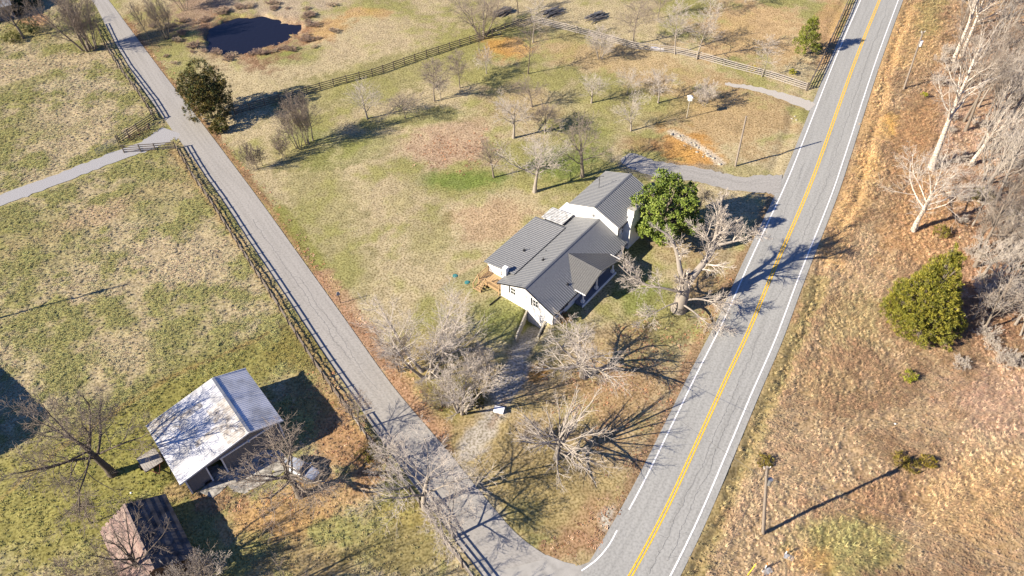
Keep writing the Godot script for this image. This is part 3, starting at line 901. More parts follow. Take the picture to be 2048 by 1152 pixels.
func build_bare_trees() -> void:
	var yard := "bare trees of the yard behind the house"
	# round the house and the lane
	tree_m(855, 748, 11.5, 17.0, "vase", 301, "broad many stemmed bare tree beside the lane below the house", "", "_pale", Vector2.ZERO, 0.5, 1.1)
	tree_m(800, 742, 6.5, 5.5, "vase", 302, "slighter bare tree leaning over the leafy edge of the lane", "", "", Vector2.ZERO, 0.16)
	tree_m(922, 822, 8.8, 9.0, "vase", 303, "bare grey tree with upright stems beside the gravel basement drive", "", "_pale", Vector2(0.05, 0), 0.4)
	tree_m(885, 812, 4.5, 6.0, "round", 304, "low bare tree with dark crooked limbs near the lane edge", "", "_dark", Vector2.ZERO, 0.16)
	tree_m(955, 760, 6.0, 4.5, "vase", 305, "young bare saplings crowding the gravel basement drive", "", "_pale")
	tree_m(1168, 752, 8.2, 13.5, "oak", 306, "pale bare tree with twisted limbs in front of the white gable", "", "_pale", Vector2(-0.02, -0.02), 0.5)
	tree_m(1112, 918, 8.6, 12.0, "burst", 307, "pollarded bare tree with a burst of pale shoots near the junction", "", "_pale", Vector2(0.1, -0.1), 0.32)
	tree_m(1068, 880, 3.2, 4.0, "thicket", 308, "low tangle of bare shoots beside the pollarded tree", "", "_dark")
	tree_m(850, 1018, 10.5, 16.5, "round", 309, "large bare tree overhanging the lane at the fence", "", "_pale", Vector2(-0.06, 0), 0.34, 1.0)
	tree_m(908, 1075, 7.2, 8.5, "round", 310, "smaller drooping bare tree by the fence next to the lane mouth", "", "_pale", Vector2(-0.05, 0), 0.2)
	tree_m(722, 862, 7.0, 5.5, "slim", 311, "thin forked bare tree growing in the lane fence opposite the basement drive", "", "", Vector2.ZERO, 0.12)
	tree_m(775, 925, 4.5, 6.5, "round", 312, "scrubby bare tree in the lane fence below the forked one", "", "_pale", Vector2.ZERO, 0.12)
	tree_m(600, 990, 9.6, 13.5, "oak", 313, "bare tree with a gnarled base shading the silver car", "", "", Vector2.ZERO, 0.45)
	tree_m(226, 948, 13.0, 19.0, "oak", 314, "tall wide bare tree on the lawn beside the grey barn", "", "_dark", Vector2(-0.05, 0), 0.44, 1.25)
	tree_m(300, 1165, 11.5, 10.0, "oak", 315, "bare tree reaching over the brown shingled shed", "", "_dark", Vector2(-0.1, -0.05), 0.28, 0.8)
	tree_m(150, 1180, 5.5, 9.0, "thicket", 316, "bushy pale bare shrub trees below the brown shed eave", "", "")
	tree_m(250, 1200, 6.0, 8.0, "thicket", 317, "rank bare shoots standing before the brown shed gable", "", "")
	tree_m(380, 1175, 6.0, 6.5, "thicket", 318, "bare grey shoots growing in the shadow of the brown shed", "", "_pale")
	tree_m(428, 1165, 5.5, 5.5, "thicket", 319, "upright bare saplings at the end of the shed shadow", "", "_pale")
	tree_m(180, 1045, 4.0, 4.5, "round", 320, "small leafless bush tree standing on the grass beside the brown shed roof", "", "")
	# off the lower edge of the picture; their shadows cross the bare dirt
	tree_m(430, 1230, 11.0, 9.0, "oak", 321, "tall bare tree south of the brown shed casting long shadows over dirt", "", "_dark", Vector2.ZERO, 0.3, 0.8)
	tree_m(600, 1270, 12.0, 9.0, "oak", 322, "tall bare tree south of the orange dirt patch", "", "_dark", Vector2.ZERO, 0.3, 0.8)
	tree_m(735, 1290, 11.0, 9.0, "oak", 323, "tall bare tree at the roadside south of the lane fence", "", "_dark", Vector2.ZERO, 0.28, 0.8)
	# left of the lane, far
	tree_m(174, 101, 12.5, 12.0, "vase", 330, "big many stemmed bare tree at the head of the lane fence", "", "", Vector2(-0.08, 0), 0.42)
	tree_m(190, 99, 11.5, 8.0, "vase", 331, "bare tree with upright stems touching the lane fence top", "", "", Vector2(0.02, 0), 0.32)
	tree_m(47, 76, 9.5, 8.0, "round", 332, "lone bare tree with a dark trunk among small evergreens", "", "", Vector2(-0.1, 0), 0.26)
	tree_m(335, 78, 9.0, 6.0, "vase", 333, "bare tree between the lane and the pond", "", "", Vector2(-0.1, 0), 0.22)
	tree_m(300, 82, 8.0, 3.0, "slim", 334, "slender bare tree right beside the lane near the pond", "", "", Vector2(-0.05, 0), 0.09)
	tree_m(370, 20, 7.0, 7.0, "vase", 335, "bare shrub tree on the reedy edge of the pond", "", "")
	# the yard
	tree(735, 237, 160, 78, "small", 341, "rounded bare tree with a silvery crown on open lawn below the brown fence", "", "_pale", Vector2.ZERO, 0.16)
	tree(812, 237, 186, 78, "small", 342, "low spreading bare tree just beyond the silvery rounded tree", "", "")
	tree(598, 296, 200, 70, "vase", 343, "outer stem of the bare clump beside the dark cedar shadow", "three bare trees in a clump below the cedar", "")
	tree(615, 288, 185, 62, "vase", 344, "middle stem of the bare clump beside the dark cedar shadow", "three bare trees in a clump below the cedar", "")
	tree(626, 282, 205, 55, "slim", 345, "inner stem of the bare clump beside the dark cedar shadow", "three bare trees in a clump below the cedar", "")
	tree(567, 312, 270, 45, "thicket", 346, "brown twiggy bush in front of the bare clump near the lane", "", "")
	tree(508, 340, 285, 40, "thicket", 347, "brown leafless shrub at the lane edge below the cedar", "", "")
	tree(525, 332, 300, 22, "slim", 348, "tiny bare sapling beside the brown shrub at the lane edge", "", "_dark")
	tree(869, 202, 108, 70, "slim", 349, "tall slender bare tree on the lawn under the brown fence", "", "", Vector2.ZERO, 0.13, 1.5)
	tree(881, 197, 155, 30, "small", 350, "waist high bare sapling next to the tall slender tree", "", "_pale")
	tree(920, 176, 105, 42, "slim", 351, "pinkish slim bare tree on the lawn near the fence corner", "", "", Vector2.ZERO, 0.1, 1.5)
	tree(958, 102, 50, 26, "slim", 352, "small thin bare tree growing over orange soil by the fence", "", "_dark")
	tree(973, 148, 92, 42, "small", 353, "thin pale bare tree below the orange soil patch", "", "_pale")
	tree(965, 75, -25, 110, "vase", 354, "large bare tree standing in the brown fence by the plank piles", "", "", Vector2(-0.04, 0), 0.3)
	tree(1056, 148, 40, 60, "slim", 355, "tall thin bare tree on the lawn before the fence corner", "", "_dark", Vector2.ZERO, 0.11)
	tree(1066, 85, -10, 60, "slim", 356, "tall thin pale bare tree right inside the fence corner", "", "_pale", Vector2.ZERO, 0.12)
	tree(1036, 26, -40, 26, "slim", 357, "thin dark tree behind the fence beside the first plank pile", "", "_dark")
	tree(1200, 117, 64, 56, "vase", 358, "vase shaped bare tree in front of the bleached fence", "", "_pale", Vector2.ZERO, 0.14)
	tree(1266, 89, -10, 70, "slim", 359, "tall dark bare tree standing in the bleached fence", "", "", Vector2.ZERO, 0.16, 1.5)
	tree(1316, 37, -25, 50, "small", 360, "bare tree in the meadow behind the bleached fence", "", "")
	tree(1350, 108, 12, 70, "slim", 361, "pale bare tree in the bleached fence beside white scrap", "", "_pale", Vector2.ZERO, 0.13, 1.4)
	tree(1393, 118, 4, 90, "slim", 362, "leaning bare tree in the bleached fence with a wide open crown", "", "_pale", Vector2(0.06, 0), 0.13, 1.3)
	tree(1523, 154, 75, 50, "slim", 363, "faint thin bare tree at the highway end of the bleached fence", "", "_pale", Vector2.ZERO, 0.08)
	tree(1183, 206, 150, 62, "small", 364, "crooked pale trunked tree on the lawn beyond the house", "", "_pale", Vector2(0.0, 0), 0.16)
	tree(1254, 188, 142, 60, "small", 365, "low branching bare tree uphill of the crooked pale one", "", "_pale")
	tree(1316, 206, 138, 72, "round", 366, "dense silvery bare tree on the lawn near the white birdhouse", "", "_pale", Vector2.ZERO, 0.15)
	tree(1408, 213, 165, 50, "vase", 367, "shrubby bare tree beside the white birdhouse pole", "", "_pale")
	tree(1064, 213, 155, 62, "small", 368, "leaning bare tree on brown ground between lawn trees", "", "", Vector2(-0.12, 0), 0.15)
	tree(1027, 276, 190, 80, "round", 369, "bare tree with a stout crooked trunk beside the pink bare soil", "", "_pale", Vector2.ZERO, 0.24)
	tree(1090, 265, 214, 80, "round", 370, "low wide bare tree between two taller lawn trees", "", "", Vector2.ZERO, 0.14)
	tree(1262, 262, 192, 64, "small", 371, "bare tree with a thin crown beside the orange bank", "", "_pale", Vector2.ZERO, 0.14)
	tree(1165, 354, 225, 120, "round", 372, "tall bare tree behind the metal roofed house wing", "", "", Vector2.ZERO, 0.3)
	tree(1069, 384, 262, 128, "round", 373, "dense rounded bare tree on the lawn behind the house", "", "_pale", Vector2.ZERO, 0.3)
	tree(988, 355, 268, 62, "small", 374, "small bare tree in the bright green grass", "", "", Vector2(-0.05, 0), 0.14)
	tree(1400, 420, 375, 60, "small", 375, "bare shrub tree between the broad green tree and the paved drive", "", "")
	tree(1490, 5, -40, 60, "small", 376, "bare tree in the straw coloured meadow above the young pine", "", "_pale")
	tree(1420, 30, -30, 70, "small", 377, "hazy bare tree in the meadow beyond the leaning fence tree", "", "_pale")
	dead_tree()
	pond_brush()
	woods()

func pond_brush() -> void:
	var rng := RandomNumberGenerator.new()
	rng.seed = 61
	var red := mat(lin(0.34, 0.25, 0.19))
	var straw_m := mat(lin(0.46, 0.37, 0.26))
	var ms := tree_meshes("thicket", 1.1, 2.2, 0.03, 460, Vector2.ZERO, 0.012)
	var c := G(500, 62)
	for k in 56:
		var g := TAU * k / 56.0 + rng.randf_range(-0.2, 0.2)
		var f := 1.0 + pow(rng.randf(), 1.5) * 0.4 * (1.4 + sin(g * 2.0 + 2.2))
		var p := on_ground(c + Vector3(cos(g) * 11.2 * f, 0, sin(g) * 8.4 * f))
		for step in 8:
			if p.y > -0.36: break
			f += 0.07
			p = on_ground(c + Vector3(cos(g) * 11.2 * f, 0, sin(g) * 8.4 * f))
		if gpaved[gi(p.x, p.z)] == 1 and p.y > -0.3 or p.x < x_at(side_r, p.z) + 2.5: continue
		var pale := k % 5 == 0
		var t := thing("pond_brush", "straw coloured reed clump on the pond bank" if pale else "reddish brown leafless brush on the pond bank", "bush", p, "brush round the pond")
		part("trunk", ms[0], straw_m if pale else red, t)
		part("crown", ms[1], straw_m if pale else red, t)
		t.rotation.y = rng.randf() * TAU
		t.scale = Vector3(1.3, 0.7, 1.3) * rng.randf_range(0.4, 1.1)

func limb(mb: MB, cm: MB, pts: Array, r0: float, r1: float, sd: int, kids := 8) -> void:
	# a drawn limb (points in metres from the tree's base) with side branches and twigs
	var rng := RandomNumberGenerator.new()
	rng.seed = sd
	var line := smooth_line(pts, 4)
	var n := line.size()
	for i in n - 1:
		mb.tube(line[i], line[i + 1], lerpf(r0, r1, float(i) / n), lerpf(r0, r1, (i + 1.0) / n), 8)
	var P: Dictionary = PRE.small
	for k in kids:
		var i := int(lerpf(n * 0.3, n - 2.0, (k + rng.randf()) / kids))
		sg0.clear(); sg1.clear(); sgr0.clear(); sgr1.clear(); sgl.clear()
		var d := (line[i + 1] - line[i]).normalized()
		var nd := (d + rv(rng).normalized() * 0.95 + Vector3(0, 0.25, 0)).normalized()
		grow(line[i], nd, rng.randf_range(1.0, 2.4) * (1.2 - 0.5 * i / n), lerpf(r0, r1, float(i) / n) * 0.42, 1, P, rng)
		for s in sg0.size(): cm.tube(sg0[s], sg1[s], maxf(sgr0[s], 0.012), maxf(sgr1[s], 0.011), 4 if sgl[s] == 1 else 3)

func dead_tree() -> void:
	var b := on_ground(G(1357, 618))
	var t := thing("dying_tree", "huge broken bare tree with a hollow snapped trunk beside the highway", "tree", b, "", Basis.IDENTITY.scaled(Vector3(1.3, 1.25, 1.3)))
	var tm := MB.new()
	var cm := MB.new()
	tm.tube(Vector3(0, -0.4, 0), Vector3(0.05, 0.6, 0), 1.0, 0.68, 12)
	limb(tm, cm, [Vector3(0.05, 0.6, 0), Vector3(0.15, 2.2, -0.1), Vector3(0.2, 3.6, -0.2), Vector3(0.25, 4.6, -0.3)], 0.68, 0.5, 1, 5)
	limb(tm, cm, [Vector3(0.2, 3.6, -0.2), Vector3(1.2, 4.4, -0.9), Vector3(2.6, 5.6, -2.2), Vector3(3.9, 7.2, -3.6), Vector3(5.2, 8.6, -4.2)], 0.44, 0.10, 2, 13)
	limb(tm, cm, [Vector3(2.6, 5.6, -2.2), Vector3(3.1, 7.2, -3.2), Vector3(3.3, 9.2, -4.2), Vector3(3.5, 11.0, -5.0)], 0.22, 0.05, 3, 8)
	limb(tm, cm, [Vector3(3.2, 6.3, -2.8), Vector3(5.2, 7.2, -2.6), Vector3(7.4, 7.9, -3.2)], 0.17, 0.04, 4, 9)
	limb(tm, cm, [Vector3(2.6, 5.6, -2.2), Vector3(2.4, 6.8, -3.0), Vector3(1.8, 8.0, -3.9)], 0.15, 0.04, 5, 6)
	limb(tm, cm, [Vector3(0.1, 3.4, -0.2), Vector3(-0.4, 5.0, -0.9), Vector3(-0.8, 6.6, -1.6), Vector3(-1.6, 8.2, -2.2), Vector3(-2.8, 9.0, -2.5)], 0.34, 0.06, 6, 7)
	limb(tm, cm, [Vector3(-0.2, 2.6, 0), Vector3(-1.8, 3.4, 0.2), Vector3(-3.6, 3.9, 0.1), Vector3(-5.2, 4.8, -0.3), Vector3(-6.4, 5.8, -0.9)], 0.16, 0.035, 7, 12)
	limb(tm, cm, [Vector3(0.3, 1.6, 0.2), Vector3(1.6, 2.2, 0.6), Vector3(3.0, 2.0, 1.0), Vector3(4.2, 1.2, 1.6)], 0.13, 0.03, 8, 8)
	limb(tm, cm, [Vector3(0.2, 1.2, 0.4), Vector3(1.2, 1.1, 1.4), Vector3(2.4, 0.5, 2.4), Vector3(3.4, 0.15, 2.8)], 0.11, 0.03, 9, 5)
	limb(tm, cm, [Vector3(-0.3, 1.4, 0.3), Vector3(-1.6, 1.6, 1.0), Vector3(-3.2, 1.0, 1.7), Vector3(-4.6, 0.4, 2.2)], 0.08, 0.02, 10, 7)
	for k in 5:
		var g := 0.8 + k * 1.1
		tm.tube(Vector3(0.25 + cos(g) * 0.34, 4.2, -0.3 + sin(g) * 0.34), Vector3(0.3 + cos(g) * 0.42, 5.0 + 0.35 * (k % 3), -0.35 + sin(g) * 0.42), 0.14, 0.02, 5)
	part("trunk", tm.done(), M.bark_pale, t)
	part("crown", cm.done(), M.twig_pale, t)
	var hb := MB.new()
	hb.tube(Vector3(0.25, 4.0, -0.3), Vector3(0.27, 4.62, -0.32), 0.4, 0.36, 10, true)
	part("rotten_heartwood", hb.done(), M.bark_dark, t)

func woods() -> void:
	var grp := "bare trees of the wood beyond the highway"
	# the white sycamores, each drawn from its own lean
	tree_m(1826, 462, 15.0, 15.0, "oak", 401, "tall white barked tree rising behind the yellow green cedar", grp, "_white", Vector2(0.05, -0.05), 0.34, 1.0)
	tree_m(1862, 338, 25.0, 9.0, "wood", 402, "thick white barked trunk leaning at the front of the wood", grp, "_white", Vector2(-0.05, -0.05), 0.5)
	tree_m(1905, 126, 21.0, 8.0, "wood", 403, "white barked trunk with a forked base by the utility pole", grp, "_white", Vector2(-0.06, 0), 0.40)
	tree_m(1922, 114, 21.0, 8.0, "wood", 404, "second white barked trunk beside the forked one", grp, "_white", Vector2(0, 0), 0.34)
	tree_m(1940, 330, 13.0, 8.0, "oak", 405, "white limbed tree with long level branches inside the wood", grp, "_white", Vector2(0.08, 0), 0.34, 0.7)
	tree_m(1955, 300, 19.0, 7.0, "wood", 406, "grey white trunk with a dark split fork inside the wood", grp, "_pale", Vector2.ZERO, 0.24)
	tree_m(1985, 290, 20.0, 8.0, "wood", 407, "leaning pale trunk deep in the wood", grp, "_pale", Vector2(0.1, 0), 0.28)
	tree_m(1960, 560, 9.0, 9.5, "oak", 408, "sprawling bare tree beside the yellow green cedar", grp, "_pale", Vector2.ZERO, 0.24)
	tree_m(2020, 520, 9.0, 9.0, "vase", 409, "many stemmed bare tree at the wood edge", grp, "_pale", Vector2.ZERO, 0.3)
	tree_m(1945, 640, 6.5, 8.5, "round", 410, "low bare tree with fine pale branches below the sprawling one", grp, "_pale", Vector2.ZERO, 0.16)
	tree_m(2030, 650, 7.5, 8.0, "round", 411, "bare thorny looking tree at the shaded wood edge", grp, "_pale", Vector2.ZERO, 0.18)
	var protos := []
	for k in 4:
		protos.append(tree_meshes(["wood", "slim", "round", "vase"][k], [16.0, 13.0, 9.0, 10.0][k], [7.0, 5.0, 8.0, 8.5][k], [0.24, 0.17, 0.17, 0.3][k], 430 + k, Vector2(0.03, 0), 0.012, 0.62))
	var rng := RandomNumberGenerator.new()
	rng.seed = 5
	var taken := [G(1828, 452), G(1862, 338), G(1905, 126), G(1925, 110), G(1940, 330), G(1955, 300), G(1985, 290), G(1960, 560), G(2020, 520)]
	var tries := 0
	var made := 0
	while made < 84 and tries < 6000:
		tries += 1
		var y := rng.randf_range(-60, 680)
		var x := rng.randf_range(1890, 2075)
		if x < 1915 + absf(y - 150) * 0.05 and y > 0: continue
		if y > 560 and x < 1960: continue
		var p := on_ground(G(x, y))
		var ok := true
		for q in taken:
			if Vector2(p.x - q.x, p.z - q.z).length() < 2.1: ok = false
		if not ok: continue
		taken.append(p)
		var k: int = [0, 1, 0, 2, 3, 1][rng.randi() % 6]
		var t := thing("bare_tree", ["grey bare forest tree standing on brown leaf litter", "slim bare forest tree standing on brown leaf litter", "spreading bare understorey tree on brown leaf litter", "many stemmed bare understorey tree on brown leaf litter"][k], "tree", p, grp)
		part("trunk", protos[k][0], [M.bark, M.bark_pale][made % 2], t)
		part("crown", protos[k][1], [M.twig, M.twig_pale][made % 2], t)
		t.rotation.y = rng.randf() * TAU
		t.scale = Vector3.ONE * rng.randf_range(0.75, 1.15)
		made += 1
	# undergrowth of the wood edge
	var bush := tree_meshes("thicket", 1.8, 3.2, 0.05, 450, Vector2.ZERO, 0.010)
	for k in 60:
		var y := rng.randf_range(60, 740)
		var x := rng.randf_range(1870, 2060) + (30.0 if y > 480 else 0.0)
		if x < 1930 and y > 470 and y < 690: x += 100
		var p := on_ground(G(x, y))
		var t := thing("brush", "low leafless brush on the floor of the wood edge", "bush", p, "brush under the wood edge")
		part("trunk", bush[0], M.twig_pale, t)
		part("crown", bush[1], M.twig_pale, t)
		t.rotation.y = rng.randf() * TAU
		t.scale = Vector3.ONE * rng.randf_range(0.6, 1.2)

# ---------------------------------------------------------------- evergreens
func leaf_mat(back := 0.35) -> StandardMaterial3D:
	var m := mat(Color.WHITE, 0.55, 0.35)
	m.vertex_color_use_as_albedo = true
	m.backlight = Color(back, back, back * 0.5)
	return m

func leaf(mb: MB, p: Vector3, d: Vector3, nrm: Vector3, L: float, w: float, col: Color) -> void:
	var s := d.cross(nrm).normalized() * w * 0.5
	var k := mb.v.size()
	var mid := p + d * L * 0.5 + nrm * L * 0.08
	mb.v.append_array(PackedVector3Array([p, mid + s, p + d * L, mid - s]))
	for i in 4:
		mb.n.append(nrm)
		mb.c.append(col)
	mb.ix.append_array(PackedInt32Array([k, k + 2, k + 1, k, k + 3, k + 2]))

# crown of leaf rosettes spread through lobes; lobes = [[centre, radius vector], ...]
func foliage(lobes: Array, rosettes: int, leaves: int, L: float, w: float, cols: Array, sd: int, plume := 0.0, shell := 0.7) -> ArrayMesh:
	var rng := RandomNumberGenerator.new()
	rng.seed = sd
	var mb := MB.new()
	var vol := 0.0
	for l in lobes: vol += l[1].x * l[1].z + l[1].x * l[1].y
	for l in lobes:
		var cnt := int(rosettes * (l[1].x * l[1].z + l[1].x * l[1].y) / vol)
		for k in cnt:
			var u := rv(rng)
			while u.length() > 1.0 or u.length() < 0.05: u = rv(rng)
			var un := u.normalized()
			var f := lerpf(shell, 1.0, pow(rng.randf(), 0.5))
			if rng.randf() < 0.2: f = u.length()
			f *= 1.0 + 0.12 * sin(un.x * 7.0 + sd) * cos(un.z * 6.0 + un.y * 5.0)
			var p: Vector3 = l[0] + Vector3(un.x * l[1].x, un.y * l[1].y, un.z * l[1].z) * f
			if p.y < 0.3: continue
			var out := (un + Vector3(0, 0.25 + plume, 0)).normalized()
			var base: Color = cols[rng.randi() % cols.size()]
			for i in leaves:
				var d := (out * (0.35 + plume) + rv(rng)).normalized()
				var nr := (out + rv(rng) * 0.7).normalized()
				nr = (nr - d * nr.dot(d)).normalized()
				leaf(mb, p + rv(rng) * L * 0.5, d, nr, L * rng.randf_range(0.7, 1.2), w, base)
	return mb.done()

func evergreen(called: String, label: String, b: Vector3, lobes: Array, rosettes: int, leaves: int, L: float, w: float, cols: Array, sd: int, trunk_h: float, trunk_r: float, plume := 0.0, shell := 0.7, cat := "tree", group := "") -> Node3D:
	var t := thing(called, label, cat, b, group)
	var tm := MB.new()
	var rng := RandomNumberGenerator.new()
	rng.seed = sd + 1
	tm.tube(Vector3(0, -0.3, 0), Vector3(0.03, 0.5, 0), trunk_r * 1.5, trunk_r, 8)
	tm.tube(Vector3(0.03, 0.5, 0), Vector3(0, trunk_h, 0), trunk_r, trunk_r * 0.35, 8)
	for l in lobes:
		var c: Vector3 = l[0]
		for k in 5:
			var e: Vector3 = c + Vector3(rng.randf_range(-0.7, 0.7) * l[1].x, rng.randf_range(-0.5, 0.6) * l[1].y, rng.randf_range(-0.7, 0.7) * l[1].z)
			var s := Vector3(0, clampf(e.y * 0.55, 0.4, trunk_h), 0)
			tm.tube(s, e, trunk_r * 0.35, trunk_r * 0.1, 5)
	part("trunk", tm.done(), M.bark, t)
	part("crown", foliage(lobes, rosettes, leaves, L, w, cols, sd, plume, shell), leaf_mat(), t)
	return t

func build_evergreens() -> void:
	var rng := RandomNumberGenerator.new()
	rng.seed = 900
	# the broad green tree by the house
	var lobes := [[Vector3(0, 5.0, 0), Vector3(3.4, 3.5, 3.3)]]
	for k in 34:
		var g := TAU * k / 34.0 * 5.0 + rng.randf()
		var y := rng.randf_range(1.8, 9.6)
		var rr := 3.9 * sqrt(maxf(0.05, 1.0 - pow((y - 5.0) / 5.2, 2.0)))
		rr *= rng.randf_range(0.85, 1.15)
		lobes.append([Vector3(cos(g) * rr, y, sin(g) * rr), Vector3.ONE * rng.randf_range(0.55, 1.25)])
	evergreen("broadleaf_evergreen", "dense glossy green broadleaf tree beside the white chimney", on_ground(G(1320, 486)) + Vector3(0.4, 0, -0.3), lobes, 1900, 14, 0.34, 0.17, [C(0.13, 0.18, 0.032), C(0.16, 0.215, 0.04), C(0.105, 0.15, 0.03), C(0.21, 0.26, 0.05)], 11, 6.5, 0.3, 0.25, 0.75)
	# cedars
	var ced := []
	for k in 7:
		var f := k / 6.0
		var rr := lerpf(4.7, 0.4, pow(f, 0.9))
		ced.append([Vector3(rng.randf_range(-0.4, 0.4), lerpf(1.9, 12.4, f), rng.randf_range(-0.4, 0.4)), Vector3(rr, 1.7, rr)])
	for k in 46:
		var g := k * 2.4
		var y := rng.randf_range(0.8, 11.5)
		var rr := lerpf(4.7, 0.7, y / 12.0)
		rr *= rng.randf_range(0.85, 1.18)
		ced.append([Vector3(cos(g) * rr, y, sin(g) * rr), Vector3(0.6, 0.95, 0.6) * rng.randf_range(0.7, 1.3)])
	evergreen("cedar_tree", "large yellow green cedar standing alone before the wood", on_ground(G(1828, 650)), ced, 3400, 13, 0.34, 0.085, [C(0.225, 0.215, 0.035), C(0.18, 0.18, 0.03), C(0.27, 0.24, 0.04), C(0.13, 0.14, 0.025)], 12, 8.0, 0.26, 0.9, 0.72)
	var ced2 := []
	for k in 16:
		var g := k * 2.4
		var y := lerpf(2.2, 7.6, k / 15.0)
		var rr := 2.6 * sqrt(maxf(0.1, 1.0 - pow((y - 4.5) / 4.2, 2.0)))
		ced2.append([Vector3(cos(g) * rr, y, sin(g) * rr), Vector3.ONE * rng.randf_range(1.4, 2.1)])
	ced2.append([Vector3(0, 4.6, 0), Vector3(2.8, 3.2, 2.8)])
	evergreen("cedar_tree", "dark bronze green cedar beside the lane below the pond", on_ground(G(424, 234)), ced2, 1700, 13, 0.36, 0.10, [C(0.075, 0.085, 0.028), C(0.115, 0.095, 0.028), C(0.06, 0.075, 0.026), C(0.15, 0.115, 0.03)], 13, 7.0, 0.24, 0.7, 0.7)
	evergreen("cedar_tree", "small cedar bush at the foot of the dark bronze cedar", on_ground(G(445, 262)), [[Vector3(0, 1.2, 0), Vector3(1.1, 1.3, 1.1)], [Vector3(-1.0, 0.8, 0.3), Vector3(0.8, 0.8, 0.8)]], 260, 12, 0.3, 0.09, [C(0.085, 0.095, 0.025), C(0.13, 0.10, 0.025)], 14, 1.6, 0.08, 0.7)
	# young pine
	var pine := []
	for k in 20:
		var g := k * 2.4
		var y := lerpf(1.2, 6.9, k / 19.0)
		var rr := lerpf(1.9, 0.1, pow(k / 19.0, 1.3))
		pine.append([Vector3(cos(g) * rr, y, sin(g) * rr), Vector3(0.85, 0.6, 0.85) * lerpf(1.1, 0.7, k / 19.0)])
	evergreen("pine_tree", "young bright green pine beside the highway fence", on_ground(G(1608, 108)), pine, 620, 12, 0.36, 0.06, [C(0.20, 0.23, 0.04), C(0.25, 0.27, 0.05), C(0.15, 0.19, 0.035)], 15, 6.6, 0.12, 0.9, 0.5)
	# small evergreen bushes
	for q in [[1813, 758, 1.1, 0.85, C(0.27, 0.28, 0.03), "bright lime green bush on the brown slope below the cedar"], [1846, 196, 0.8, 0.5, C(0.29, 0.28, 0.03), "little yellow green bush between the pole and the white trunks"], [1527, 925, 1.0, 0.9, C(0.19, 0.155, 0.03), "olive bush just uphill of the roadside utility pole"], [1798, 925, 1.0, 0.9, C(0.20, 0.16, 0.03), "olive bush in the dry grass at the end of the pole shadow"], [1822, 938, 0.8, 0.9, C(0.17, 0.14, 0.03), "low olive bush in the middle of the dry grass clump"], [1852, 926, 1.0, 0.9, C(0.23, 0.18, 0.03), "yellowish olive bush beside the other dry grass bushes"], [1505, 143, 0.9, 0.7, C(0.36, 0.30, 0.03), "yellow bush at the bleached fence"], [1584, 148, 0.7, 0.6, C(0.33, 0.32, 0.03), "small yellow bush behind the bleached fence"], [62, 62, 2.4, 1.8, C(0.05, 0.07, 0.02), "small dark evergreen beside the lone bare tree"], [28, 82, 1.6, 1.5, C(0.13, 0.13, 0.03), "olive bush near the lone bare tree"], [1128, 640, 0.9, 0.8, C(0.22, 0.12, 0.04), "tan ornamental bush by the porch end of the house"], [1960, 400, 1.7, 1.6, C(0.16, 0.15, 0.04), "olive evergreen bush under the white limbed trees"], [1880, 470, 1.5, 1.1, C(0.17, 0.15, 0.03), "olive evergreen sprig at the foot of the white trunks"], [2035, 445, 2.0, 1.8, C(0.15, 0.14, 0.04), "olive evergreen bush deep in the wood edge"], [940, 800, 1.0, 1.6, C(0.17, 0.15, 0.03), "mossy green bush under the bare trees by the basement drive"], [735, 915, 1.0, 1.2, C(0.17, 0.15, 0.035), "olive bush in the lane fence"], [1770, 620, 1.0, 0.9, C(0.15, 0.13, 0.035), "dull olive sprig on the slope beside the cedar"]]:
		var c: Color = q[4]
		evergreen("evergreen_bush", q[5], on_ground(G(q[0], q[1])), [[Vector3(0, q[2] * 0.5, 0), Vector3(q[3], q[2] * 0.55, q[3])], [Vector3(q[3] * 0.5, q[2] * 0.35, 0.2), Vector3(q[3], q[2] * 0.6, q[3]) * 0.6]], int(60 * q[3] * q[3]) + 30, 11, 0.24, 0.07, [c, c * 0.75, c * 1.2], 20 + int(q[0]), q[2] * 0.6, 0.04, 0.7, 0.5, "bush")
	for q in [[35, 22, 2.6, 2.6], [62, 10, 3.0, 2.4], [10, 30, 2.4, 2.2]]:
		evergreen("evergreen_bush", "dark evergreen shrub massed by the grey roof at the lane head", on_ground(G(q[0], q[1])), [[Vector3(0, q[2] * 0.5, 0), Vector3(q[3], q[2] * 0.55, q[3])]], 320, 11, 0.32, 0.1, [C(0.03, 0.045, 0.015), C(0.045, 0.06, 0.02)], 70 + int(q[0]), q[2] * 0.6, 0.06, 0.5, 0.5, "bush", "dark shrubs by the grey roof")

